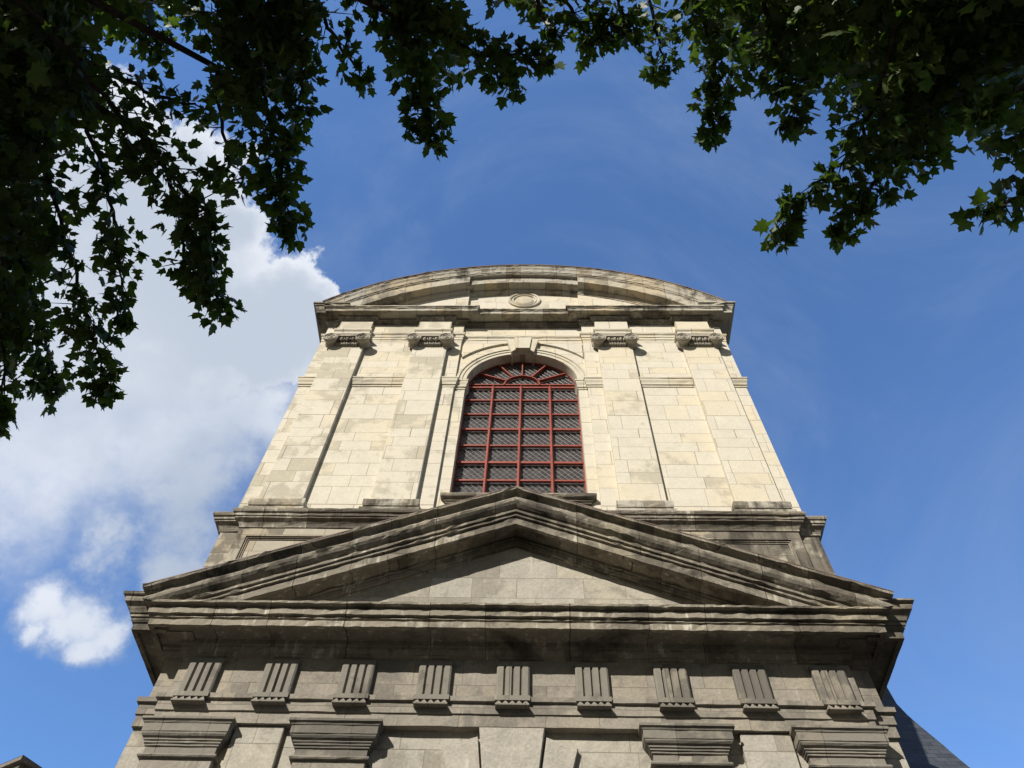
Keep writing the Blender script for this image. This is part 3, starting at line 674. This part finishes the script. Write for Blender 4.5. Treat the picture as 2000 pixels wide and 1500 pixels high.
mb.sweep(oe, [(-5.55, YB+0.3), (-5.55, 10.05), (-5.0, 10.05)], 0.14, 0.006, 0.3)
mb.sweep(oe, [(5.0, 10.05), (5.55, 10.05), (5.55, YB+0.3)], 0.14, 0.006, 0.3)
mb.build('upper_cornice', TRIM, church)

# segmental pediment
ZC = 15.23
def arc_sweep(mb, prof, ybase, x0, x1, zmin, wl, K=80, jit=0.005):
    n = len(prof); secs = []
    for i in range(K+1):
        sc = []
        for p, r in prof:
            xl = min(wl+max(p, 0), math.sqrt(max(r*r-(zmin-ZC)**2, 0.01)))
            lo, hi = max(x0, -xl), min(x1, xl)
            a0, a1 = math.acos(max(-1, min(1, lo/r))), math.acos(max(-1, min(1, hi/r)))
            a = a0+(a1-a0)*i/K
            jp = RNG.uniform(-jit, jit); jr = RNG.uniform(-jit, jit)
            if RNG.random() < 0.04: jp -= 0.015
            sc.append(((r+jr)*math.cos(a), ybase-p+jp, ZC+(r+jr)*math.sin(a)))
        secs.append(sc)
    vs = [q for sc in secs for q in sc]
    fs = [(i*n+k, (i+1)*n+k, (i+1)*n+k+1, i*n+k+1) for i in range(K) for k in range(n-1)]
    fs += [tuple(range(n)), tuple(range(K*n+n-1, K*n-1, -1))]
    mb.add(vs, fs)
mb = MB()
crown = [(0.0, 7.20), (0.36, 7.20), (0.365, 7.225), (0.385, 7.235), (0.395, 7.27), (0.415, 7.28), (0.425, 7.33), (0.44, 7.40), (0.475, 7.46), (0.485, 7.52), (0.50, 7.53), (0.505, 7.565), (-0.4, 7.58)]
arc_sweep(mb, crown, 10.0, -9, 9, 20.10, 5.25, 110)
body = [(-0.1, 6.66), (0.02, 6.67), (0.025, 6.72), (0.05, 6.74), (0.09, 6.80), (0.10, 6.83), (0.10, 6.875), (0.12, 6.88), (0.30, 6.885), (0.305, 6.87), (0.345, 6.87), (0.355, 7.19), (0.1, 7.199)]
for x0, x1, yb in ((-9, -1.66, 10.0), (-1.66, 1.66, 10.10), (1.66, 9, 10.0)): arc_sweep(mb, body, yb, x0, x1, 20.10, 5.25, 40)
mb.build('arched_cornice', TRIM, church)
mb = MB(); arc_sweep(mb, [(-0.5, 7.57), (0.525, 7.568), (0.535, 7.60), (-0.5, 7.62)], 10.0, -9, 9, 20.14, 5.26, 90, 0.003)
mb.build('arched_capping', LEAD, church)
mb = MB()
for x0, x1, y in ((-5.2, -1.66, 10.0), (-1.66, 1.66, 10.10), (1.66, 5.2, 10.0)):
    top = []
    for i in range(25):
        x = x0+(x1-x0)*i/24; z = max(ZC+math.sqrt(6.80**2-min(x*x, 46)), 20.06); top.append((x, z))
    mb.prism([(x1, 20.05), (x0, 20.05)]+top, y, YB)
mb.build('arched_tympanum', CLEAN, church)
ros = MB()
rp = [(0.0, 0.50), (0.05, 0.49), (0.065, 0.455), (0.05, 0.42), (0.02, 0.41), (0.02, 0.375), (0.045, 0.36), (0.045, 0.33), (-0.05, 0.30), (-0.06, 0.29), (-0.05, 0.285), (0.03, 0.27), (0.045, 0.22), (0.05, 0.0)]
n = 48; vs = [(0.033+r*math.cos(2*math.pi*k/n), 10.10-p, 21.47+r*math.sin(2*math.pi*k/n)) for p, r in rp for k in range(n)]
ros.add(vs, [(i*n+k, i*n+(k+1) % n, (i+1)*n+(k+1) % n, (i+1)*n+k) for i in range(len(rp)-1) for k in range(n)])
ros.build('roundel', TRIMC, church)

# --- the big window: red iron grid, wire guard, old glass, stone sill
YG = 10.32; WX, WR = 0.02, AR-0.004; Z0 = 12.02
gl = MB(); arc = [(WX+WR*math.cos(math.pi*i/40), ZS+WR*math.sin(math.pi*i/40)) for i in range(41)]
gl.prism([(WX+WR, Z0), ]+arc+[(WX-WR, Z0)], YG+0.06, YG+0.10)
win = gl.build('window', GLASS, church)
fr = MB()
fr.ring(WX, ZS, WR-0.014, WR, 0, 180, YG-0.01, YG+0.05, 48)
fr.box(WX-WR, WX-WR+0.024, YG-0.01, YG+0.05, Z0, ZS); fr.box(WX+WR-0.024, WX+WR, YG-0.01, YG+0.05, Z0, ZS)
fr.build('frame', REDP, win)
def inside(x, z): return (z <= ZS and abs(x-WX) < WR) or ((x-WX)**2+(z-ZS)**2 < WR*WR)
for mx_ in (-0.708, 0.0, 0.728):
    b_ = MB(); b_.cbox(mx_-0.033, mx_+0.033, YG-0.06, YG+0.04, Z0, 16.74, 0.006); b_.box(mx_-0.012, mx_+0.012, YG-0.085, YG-0.06, Z0, 16.74)
    b_.build('mullion', REDP, win)
for z, h in ((16.88, 0.028), (16.74, 0.04), (16.14, 0.034), (15.51, 0.034), (14.88, 0.048), (14.23, 0.034), (13.60, 0.050), (12.97, 0.036), (12.38, 0.034)):
    hw = WR-0.025 if z <= ZS else math.sqrt((WR-0.04)**2-(z-ZS)**2)
    b_ = MB(); h *= 0.66; b_.box(WX-hw, WX+hw, YG-0.035, YG+0.02, z-h, z+h)
    if h > 0.036: b_.box(WX-hw, WX+hw, YG-0.085, YG-0.035, z+h-0.015, z+h)
    b_.build('glazing_bar', REDP, win)
b_ = MB(); b_.ring(WX, 16.86, 0.435, 0.465, 2, 178, YG-0.05, YG+0.04, 24); b_.build('fanlight_arc', REDP, win)
for a in (27, 58, 90, 122, 153):
    a = math.radians(a); c, q = math.cos(a), math.sin(a)
    r1 = 0.45
    while inside(WX+r1*c, 16.86+r1*q) and r1 < 2: r1 += 0.01
    r1 -= 0.05; w = 0.016
    b_ = MB()
    b_.prism([(WX+0.44*c-w*q, 16.86+0.44*q+w*c), (WX+0.44*c+w*q, 16.86+0.44*q-w*c), (WX+r1*c+w*q, 16.86+r1*q-w*c), (WX+r1*c-w*q, 16.86+r1*q+w*c)], YG-0.05, YG+0.04)
    b_.build('fanlight_spoke', REDP, win)
wm = MB(); r_main = 0.0028; px_, pz_ = 0.140, 0.165
for sg in (-1, 1):
    r = r_main if sg < 0 else 0.0026
    for k in range(-50, 60):
        # line x = WX + k*px + sg*(z-Z0)*px/pz, clipped to the opening
        pts = []
        steps = 260
        prev = None; st = None
        for i in range(steps+1):
            z = Z0+(ZS+WR-Z0)*i/steps; x = WX+k*px_+sg*(z-Z0)*px_/pz_
            ins = inside(x, z)
            if ins and st is None: st = (x, z)
            if (not ins or i == steps) and st is not None:
                if prev and math.hypot(prev[0]-st[0], prev[1]-st[1]) > 0.06:
                    yy = YG+0.045+0.006*sg
                    wm.tube([(st[0], yy, st[1]), (prev[0], yy, prev[1])], r, 4)
                st = None
            prev = (x, z)
wm.build('wire_guard', WIRE, win)
sl_ = MB(); sl_.sweep([(0.0, 11.90), (0.05, 11.905), (0.05, 11.95), (0.075, 11.955), (0.075, 11.985), (0.10, 12.0), (0.135, 12.03), (0.15, 12.07), (0.145, 12.12), (0.12, 12.145), (-0.2, 12.17)],
                      [(-1.40, 10.30), (-1.40, 10.075), (1.44, 10.075), (1.44, 10.30)], 0.16, 0.006, 0.2)
sl_.build('window_sill', SOOT, church)

# --- nave behind the front, and the flared slate roof at its right side
mb = MB(); mb.box(-4.9, 4.9, YB, 34, -H, 12.5); mb.build('nave_wall', GREY, church)
mb = MB(); mb.add([(x, y, z) for y in (YB+0.02, 34) for x, z in ((-5.0, 12.4), (0, 17.5), (5.0, 12.4))], [(0, 1, 4, 3), (1, 2, 5, 4), (0, 2, 1), (3, 4, 5)])
mb.build('nave_roof', SLATE, church)
hip_px = [(1722, 1318, 15.4), (1733, 1343, 15.2), (1751, 1374, 14.95), (1772, 1396, 14.7), (1796, 1417, 14.45), (1841, 1454, 14.05), (1860, 1471, 13.9), (1912, 1514, 13.45), (1985, 1576, 12.9)]
hip = [at_y(x, y, Y)-np.array([0, 0, H]) for x, y, Y in hip_px]
vs = []; fs = []
n = len(hip)
for q in hip: vs.append(tuple(q))
for q in hip: vs.append((4.95, q[1], q[2]))                 # front slope, running left to the nave
yr = 2*15.4
for q in hip: vs.append((q[0], yr-q[1], q[2]))                # the far hip
for q in hip: vs.append((4.95, yr-q[1], q[2]))
for i in range(n-1):
    fs += [(i, n+i, n+i+1, i+1), (i, i+1, 2*n+i+1, 2*n+i), (2*n+i, 2*n+i+1, 3*n+i+1, 3*n+i)]
mb = MB(); mb.add(vs, fs); roof = mb.build('chapel_roof', SLATE, church)
zb = hip[-1][2]
mb = MB(); mb.box(4.9, hip[-1][0]-0.25, hip[-1][1]+0.25, yr-hip[-1][1]-0.25, -H, zb+0.01); mb.build('chapel_wall', GREY, church)

# ------------------------------------------------------------------ neighbouring house, far left (only its eaves corner shows)
c0 = at_y(45, 1475, 16.0)
def eave_dir(px):                          # level direction whose eaves line passes through a pixel
    best = None
    for k in range(3600):
        a = math.radians(k/10); d = np.array([math.cos(a), math.sin(a), 0]); q = c0+d*4 - CAM
        dep = q@FW
        if dep < 0.1: continue
        u, v = 1000+FPX*(q@RT)/dep, 750-FPX*(q@UP)/dep
        # distance of the pixel to the line from the corner
        ux, uy = u-45, v-1475; L = math.hypot(ux, uy)
        if L < 1: continue
        wx, wy = px[0]-45, px[1]-1475
        if ux*wx+uy*wy < 0: continue
        e = abs(ux*wy-uy*wx)/L
        if best is None or e < best[0]: best = (e, d)
    return best[1]
dl = eave_dir((0, 1494)); dr = np.array([-dl[1], dl[0], 0.0])
if dr[1] < 0: dr = -dr
hz = c0[2]
house = thing('house', 'ochre plastered house with grey stone eaves whose roof corner peeks in at lower left', 'house', (c0[0], c0[1], 0))
def hquad(mb, inset, z0, z1, L1=14, L2=10):
    o = np.array([c0[0], c0[1], 0])+dl*inset+dr*inset
    a = o; b2 = o+dl*L1; c2 = o+dl*L1+dr*L2; d2 = o+dr*L2
    P = [a, b2, c2, d2]
    mb.add([(p[0], p[1], z0) for p in P]+[(p[0], p[1], z1) for p in P], [(0, 1, 2, 3), (4, 7, 6, 5)]+[(i, i+4, (i+1) % 4+4, (i+1) % 4) for i in range(4)])
mb = MB(); hquad(mb, 0.45, 0, hz-0.30, 13.1, 9.1); mb.build('wall', PLASTER, house, up=0)
mb = MB(); hquad(mb, 0.0, hz-0.10, hz, 14, 10); hquad(mb, 0.10, hz-0.20, hz-0.101, 13.8, 9.8); hquad(mb, 0.28, hz-0.32, hz-0.201, 13.44, 9.44); mb.build('eaves', EAVE, house, up=0)
mb = MB(); o = np.array([c0[0], c0[1], 0])
P = [o, o+dl*14, o+dl*14+dr*10, o+dr*10]; r0 = o+dl*4+dr*5; r1 = o+dl*10+dr*5
mb.add([(p[0], p[1], hz+0.01) for p in P]+[(r0[0], r0[1], hz+2.0), (r1[0], r1[1], hz+2.0)], [(0, 1, 5, 4), (1, 2, 5), (2, 3, 4, 5), (3, 0, 4), (0, 3, 2, 1)])
mb.build('roof', SLATE, house, up=0)

# ------------------------------------------------------------------ the two maples
NPR = np.random.default_rng(11)
def leaf_template(kind):
    # outline in (across, along) with the stalk at the origin and the tip at 1
    if kind == 0:
        half = [(0.10, -0.02), (0.30, -0.06), (0.34, 0.06), (0.54, 0.16), (0.36, 0.30), (0.40, 0.40), (0.62, 0.66), (0.36, 0.56), (0.22, 0.58), (0.20, 0.76), (0.09, 0.84)]
    elif kind == 1:
        half = [(0.12, 0.00), (0.28, 0.02), (0.46, 0.14), (0.34, 0.28), (0.36, 0.44), (0.52, 0.72), (0.26, 0.62), (0.20, 0.70), (0.12, 0.84)]
    else:
        half = [(0.10, 0.02), (0.26, 0.06), (0.38, 0.22), (0.34, 0.36), (0.42, 0.56), (0.24, 0.58), (0.20, 0.74), (0.08, 0.86)]
    pts = half+[(0.0, 1.0)]+[(-x, y) for x, y in half[::-1]]
    outl = [(0.0, 0.0)]+pts
    v = [(0.0, 0.36)]+outl
    z = [0.0]+[-0.22*abs(x)**1.2-0.10*(y-0.3)**2 for x, y in outl]
    V = np.array([(x, y, q) for (x, y), q in zip(v, z)])
    nf = len(outl)
    Fc = np.array([(0, 1+i, 1+(i+1) % nf) for i in range(nf)])
    return V, Fc
TPL = [leaf_template(k) for k in range(3)]

class Crown:
    def __init__(s): s.P = []; s.T = []; s.N = []; s.Sz = []
    def leaf(s, p, tip, nor, size): s.P.append(p); s.T.append(tip); s.N.append(nor); s.Sz.append(size)
    def build(s, name, parent):
        P = np.array(s.P); T = np.array(s.T); Nn = np.array(s.N); Z = np.array(s.Sz)
        T /= np.linalg.norm(T, axis=1)[:, None]
        A = np.cross(T, Nn); A /= np.linalg.norm(A, axis=1)[:, None]+1e-9
        Nn = np.cross(A, T)
        kind = NPR.integers(0, 3, len(P)); wid = NPR.uniform(0.8, 1.12, len(P)); curl = NPR.uniform(0.4, 2.0, len(P))
        av, af, o = [], [], 0
        for k in range(3):
            idx = np.where(kind == k)[0]
            if not len(idx): continue
            V, Fc = TPL[k]
            L = V[None, :, :]*np.stack([Z[idx]*wid[idx], Z[idx], Z[idx]*curl[idx]], -1)[:, None, :]
            wv = P[idx][:, None, :]+L[..., 0:1]*A[idx][:, None, :]+L[..., 1:2]*T[idx][:, None, :]+L[..., 2:3]*Nn[idx][:, None, :]
            n = V.shape[0]
            av.append(wv.reshape(-1, 3)); af.append((Fc[None]+(o+np.arange(len(idx))*n)[:, None, None]).reshape(-1, 3)); o += len(idx)*n
        Vv = np.concatenate(av)-np.array(parent_world(parent)); Ff = np.concatenate(af)
        me = bpy.data.meshes.new(name)
        me.vertices.add(len(Vv)); me.vertices.foreach_set('co', Vv.astype(np.float32).ravel())
        me.loops.add(Ff.size); me.loops.foreach_set('vertex_index', Ff.astype(np.int32).ravel())
        me.polygons.add(len(Ff)); me.polygons.foreach_set('loop_start', (np.arange(len(Ff))*3).astype(np.int32)); me.polygons.foreach_set('loop_total', np.full(len(Ff), 3, np.int32))
        me.materials.append(LEAF); me.update(); me.validate()
        ob = bpy.data.objects.new(name, me); COL.objects.link(ob); ob.parent = parent
        return ob

def unit(v): v = np.array(v, float); return v/(np.linalg.norm(v)+1e-9)
def project(p):
    q = p-CAM; d = q@FW
    return (1000+FPX*(q@RT)/d, 750-FPX*(q@UP)/d, d)
def in_poly(x, y, poly):
    c = False; j = len(poly)-1
    for i in range(len(poly)):
        (xi, yi), (xj, yj) = poly[i], poly[j]
        if (yi > y) != (yj > y) and x < (xj-xi)*(y-yi)/(yj-yi)+xi: c = not c
        j = i
    return c

def leaf_at(cr, p, outward, size):
    droop = NPR.uniform(0.2, 1.4)
    tip = unit(outward*NPR.uniform(0.5, 1.0)+NPR.normal(0, 0.45, 3)+np.array([0, 0, -droop]))
    nor = unit(np.array([0, 0, 1.0])+NPR.normal(0, 0.65, 3))
    cr.leaf(p, tip, nor, size)

def bough(cr, wood, pts, dens=1.0, rb=0.020, lsize=0.092, flat=0.65):
    """hanging bough: a curved limb carrying side twigs, each with a spray of leaves"""
    pts = [(x, y-18*i/(len(pts)-1), hw, t) for i, (x, y, hw, t) in enumerate(pts)]
    P = [at_dist(x, y, t) for x, y, hw, t in pts]; R = [hw*t/FPX for x, y, hw, t in pts]
    fine = []; rad = []
    for i in range(len(P)-1):
        for k in range(6):
            f = k/6; fine.append(P[i]*(1-f)+P[i+1]*f); rad.append(R[i]*(1-f)+R[i+1]*f)
    fine.append(P[-1]); rad.append(R[-1])
    m_ = len(fine)
    fine = [q+(NPR.normal(0, 0.012, 3) if 0 < i < m_-1 else 0) for i, q in enumerate(fine)]
    wood.tube(fine, [rb*(1-0.82*i/(m_-1)) for i in range(m_)], 6)
    L = sum(np.linalg.norm(fine[i+1]-fine[i]) for i in range(m_-1))
    ntw = int(L*30*dens)
    for k in range(ntw):
        f = (k+NPR.random())/ntw*(m_-1); i = min(int(f), m_-2)
        c = fine[i]*(1-f+i)+fine[i+1]*(f-i); r = rad[i]*(1-f+i)+rad[i+1]*(f-i)
        along = unit(fine[i+1]-fine[i])
        d = unit(NPR.normal(0, 1, 3)*np.array([1, 1, flat])+along*0.9+np.array([0, 0, -0.15]))
        ln = r*NPR.uniform(0.55, 1.15)+0.03
        tw = [c, c+d*ln*0.5+np.array([0, 0, -0.01]), c+d*ln+np.array([0, 0, -0.04*ln/0.3])]
        if NPR.random() < 0.6: wood.tube(tw, [0.005, 0.0035, 0.0018], 4)
        nl = max(2, int(2+ln*12))
        for j in range(nl):
            g_ = 0.25+0.75*(j+NPR.random()*0.5)/nl
            q = tw[0]*(1-g_)+tw[2]*g_
            side = unit(np.cross(d, NPR.normal(0, 1, 3)))
            pet = side*NPR.uniform(0.02, 0.075)+np.array([0, 0, -0.015])
            leaf_at(cr, q+pet, unit(side*0.7+d*0.6), lsize*NPR.uniform(0.62, 1.15))
        leaf_at(cr, tw[2], d, lsize*NPR.uniform(0.8, 1.15))
    for j in range(5): leaf_at(cr, fine[-1]+NPR.normal(0, 0.03, 3), unit(fine[-1]-fine[-2]), lsize*NPR.uniform(0.8, 1.1))

def sun_ok(p): return p[2]-H < 13.0-0.80*p[1]       # stays clear of the sun's path to the facade

GAPS = [at_dist(300, 60, 8.3), at_dist(350, 20, 8.6), at_dist(1285, 90, 7.3), at_dist(1370, 110, 5.95)]
TS = np.array(to_sun)
def lit_gap(p):                                     # openings in the crown through which the sun reaches a few sprays
    for g_ in GAPS:
        w_ = p-g_; a_ = w_@TS
        if a_ > 0.35 and np.linalg.norm(w_-a_*TS) < 1.1: return True
    return False

def fill_poly(cr, poly, n, t0, t1, lsize=0.105):
    xs = [p[0] for p in poly]; ys = [p[1] for p in poly]; k = 0; tries = 0
    while k < n and tries < n*12:
        tries += 1
        x, y = NPR.uniform(min(xs), max(xs)), NPR.uniform(min(ys), max(ys))
        if not in_poly(x, y, poly): continue
        t_ = NPR.uniform(t0, t1); p = at_dist(x, y, t_)
        if not sun_ok(p) or lit_gap(p): continue
        for j in range(4):
            leaf_at(cr, p+NPR.normal(0, 0.07, 3), unit(NPR.normal(0, 1, 3)), lsize*NPR.uniform(0.65, 1.15))
        k += 4

def fill_crown(cr, c, rad, n, allow, lsize=0.17):
    k = 0; tries = 0
    c = np.array(c); rad = np.array(rad)
    while k < n and tries < n*10:
        tries += 1
        d = NPR.normal(0, 1, 3); d /= np.linalg.norm(d); p = c+d*rad*NPR.random()**0.4
        if p[2] < 4.2 or not sun_ok(p) or lit_gap(p): continue
        if np.linalg.norm(p-CAM) < 4.6: continue
        u, v, dep = project(p)
        if dep > 0.05 and -60 < u < 2060 and -60 < v < 1560:
            if not any(in_poly(u, v, q) for q in allow): continue
        for j in range(3): leaf_at(cr, p+NPR.normal(0, 0.13, 3), unit(NPR.normal(0, 1, 3)), lsize*NPR.uniform(0.7, 1.2))
        k += 3

def limbs(wood, base, top, starts, r0):
    base = np.array(base); top = np.array(top)
    pts = [base, base*0.6+top*0.4+np.array([0.06, 0.03, 0]), top]
    wood.tube([base+np.array([0, 0, -0.1])]+pts, [r0*1.35, r0*1.1, r0*0.9, r0*0.7], 14)
    for q in starts:
        q = np.array(q); mid = top*0.45+q*0.55+np.array([0, 0, 0.35+NPR.uniform(0, 0.5)])
        s_ = top-np.array([0, 0, NPR.uniform(0, 0.8)])
        wood.tube([s_, s_*0.6+mid*0.4+NPR.normal(0, .05, 3), mid, mid*0.5+q*0.5+NPR.normal(0, .04, 3), q], [r0*0.36, r0*0.24, 0.045, 0.030, 0.020], 8)

# left maple
LB = [
 ([(-120, 60, 90, 6.6), (-20, 330, 80, 6.4), (10, 560, 62, 6.2), (5, 740, 44, 6.1), (-2, 850, 20, 6.0)], 1.3),
 ([(-40, 20, 90, 6.6), (60, 250, 85, 6.4), (120, 440, 75, 6.2), (160, 600, 60, 6.1), (195, 710, 46, 6.0), (210, 785, 28, 5.95)], 1.3),
 ([(0, 380, 80, 6.9), (55, 560, 82, 6.8), (90, 690, 66, 6.7), (100, 775, 34, 6.6)], 1.5),
 ([(90, 60, 80, 6.3), (170, 240, 68, 6.1), (215, 400, 46, 6.0), (235, 520, 36, 5.9), (245, 635, 22, 5.8)], 1.15),
 ([(60, 20, 100, 5.9), (200, 190, 100, 5.8), (310, 310, 88, 5.7), (385, 420, 74, 5.6), (410, 520, 60, 5.55), (435, 622, 28, 5.5)], 1.6),
 ([(300, 280, 50, 5.9), (355, 420, 46, 5.8), (360, 520, 40, 5.75), (385, 565, 22, 5.7)], 1.1),
 ([(200, 140, 60, 6.4), (330, 205, 40, 6.3), (410, 235, 26, 6.2)], 0.9),
 ([(470, -120, 120, 6.0), (500, 60, 112, 5.8), (515, 190, 108, 5.6), (535, 290, 76, 5.5), (552, 380, 50, 5.4), (572, 462, 28, 5.35)], 1.75),
 ([(560, -60, 90, 5.9), (600, 60, 70, 5.7), (585, 190, 50, 5.6), (575, 280, 34, 5.5)], 1.1),
 ([(580, -60, 70, 6.3), (640, 60, 50, 6.1), (690, 130, 30, 6.0), (712, 175, 16, 5.9)], 0.8),
 ([(420, 130, 46, 5.9), (425, 200, 40, 5.85), (440, 330, 40, 5.8), (470, 380, 24, 5.75)], 0.9),
 ([(790, -120, 100, 6.2), (805, 20, 96, 6.0), (822, 120, 84, 5.8), (835, 210, 56, 5.7), (850, 296, 28, 5.6)], 1.7),
 ([(800, -60, 80, 6.0), (870, 70, 62, 5.9), (940, 120, 46, 5.8), (1010, 120, 34, 5.75), (1062, 140, 20, 5.7)], 1.25),
 ([(900, 90, 46, 6.0), (970, 150, 34, 5.9), (1000, 195, 16, 5.85)], 0.9),
 ([(680, -80, 70, 6.5), (720, 0, 52, 6.4), (770, 40, 40, 6.3)], 1.0),
 ([(920, -60, 30, 6.4), (960, -10, 26, 6.3), (985, 12, 14, 6.2)], 0.8),
 ([(150, -100, 90, 8.4), (240, 0, 76, 8.2), (290, 60, 56, 8.1), (312, 118, 26, 8.0)], 1.6),
 ([(280, -80, 90, 8.8), (345, 10, 66, 8.6), (375, 66, 40, 8.5)], 1.6),
]
left_fill = [(-80, -80), (400, -80), (370, -10), (230, 10), (180, 50), (160, 110), (210, 190), (190, 230), (110, 250), (70, 330), (85, 420), (70, 560), (20, 680), (-80, 740)]
tree_l = thing('maple_tree', 'maple tree hanging dark leafy boughs over the left side, in front of the white cloud', 'tree', (-6.2, -2.4, 0), 'maples overhanging the square')
wl, cl = MB(), Crown()
starts = []
for pts, dn in LB:
    bough(cl, wl, [(x, y, hw*0.80, t_) for x, y, hw, t_ in pts], dn*0.95); starts.append(at_dist(pts[0][0], pts[0][1], pts[0][3]))
fill_poly(cl, left_fill, 4600, 6.0, 8.2)
fill_poly(cl, [(400, -80), (640, -80), (600, 60), (580, 190), (450, 190), (420, 60)], 900, 5.6, 6.6)
fill_poly(cl, [(740, -80), (890, -80), (900, 90), (860, 150), (770, 130)], 450, 5.8, 6.6)
fill_crown(cl, (-5.5, -1.5, 10.0), (6.5, 5.5, 4.6), 13000, [left_fill])
fill_crown(cl, (-2.0, -3.0, 10.5), (4.0, 4.0, 3.5), 5000, [left_fill])
limbs(wl, (-6.2, -2.4, 0), (-5.9, -1.9, 5.6), starts, 0.30)
wl.build('trunk', BARK, tree_l, up=0, smooth=True); cl.build('crown', tree_l)

# right maple
RB = [
 ([(1060, -120, 90, 6.6), (1090, 0, 80, 6.4), (1140, 60, 66, 6.3), (1185, 105, 34, 6.2)], 1.3),
 ([(1180, -80, 80, 6.5), (1210, 20, 70, 6.3), (1230, 80, 40, 6.2)], 1.2),
 ([(1040, -20, 40, 6.3), (1060, 40, 30, 6.2), (1075, 90, 20, 6.1)], 0.9),
 ([(1250, -80, 70, 7.6), (1275, 40, 50, 7.4), (1290, 110, 38, 7.2), (1298, 160, 16, 7.1)], 1.0),
 ([(1340, -100, 90, 6.2), (1370, 20, 80, 6.0), (1395, 120, 58, 5.9), (1400, 200, 38, 5.8), (1388, 278, 18, 5.7)], 1.3),
 ([(1470, -100, 110, 6.0), (1500, 40, 100, 5.9), (1535, 140, 72, 5.8), (1560, 200, 46, 5.7), (1545, 255, 22, 5.6)], 1.3),
 ([(1790, -120, 150, 6.0), (1750, 60, 130, 5.8), (1715, 190, 100, 5.6), (1675, 290, 58, 5.5), (1610, 365, 42, 5.4), (1545, 420, 36, 5.35), (1520, 475, 22, 5.3)], 1.15),
 ([(1850, -60, 140, 6.1), (1790, 130, 110, 5.9), (1760, 260, 80, 5.7), (1720, 345, 52, 5.55), (1672, 420, 30, 5.5), (1640, 478, 24, 5.45)], 1.15),
 ([(1930, -60, 130, 6.3), (1870, 120, 100, 6.1), (1820, 240, 70, 5.9), (1795, 330, 34, 5.8)], 1.2),
 ([(2080, 60, 90, 5.4), (2000, 180, 60, 5.3), (1930, 235, 30, 5.2), (1905, 240, 12, 5.1)], 1.0),
 ([(2120, 200, 80, 5.2), (2010, 270, 46, 5.1), (1950, 300, 26, 5.0)], 1.1),
 ([(2120, 300, 60, 5.2), (2010, 380, 36, 5.1), (1955, 415, 26, 5.0), (1915, 432, 16, 4.95)], 1.0),
]
right_fill = [(1330, -80), (2080, -80), (2080, 190), (1960, 190), (1880, 230), (1760, 270), (1690, 200), (1620, 150), (1560, 160), (1480, 110), (1380, 100)]
tree_r = thing('maple_tree', 'maple tree reaching in from upper right with dark leaves against clear blue sky', 'tree', (7.0, -2.0, 0), 'maples overhanging the square')
wr, crr = MB(), Crown()
starts = []
for pts, dn in RB:
    bough(crr, wr, [(x, y, hw*0.82, t_) for x, y, hw, t_ in pts], dn*1.0); starts.append(at_dist(pts[0][0], pts[0][1], pts[0][3]))
fill_poly(crr, right_fill, 5600, 5.8, 8.0)
fill_poly(crr, [(1030, -80), (1260, -80), (1240, 60), (1120, 50), (1050, 10)], 700, 6.2, 7.2)
fill_crown(crr, (6.0, -1.2, 10.0), (6.0, 5.2, 4.4), 11000, [right_fill])
fill_crown(crr, (1.5, -3.5, 10.5), (4.5, 4.0, 3.5), 6000, [right_fill])
limbs(wr, (7.0, -2.0, 0), (6.6, -1.6, 5.6), starts, 0.30)
wr.build('trunk', BARK, tree_r, up=0, smooth=True); crr.build('crown', tree_r)
print('leaves', len(cl.P), len(crr.P))
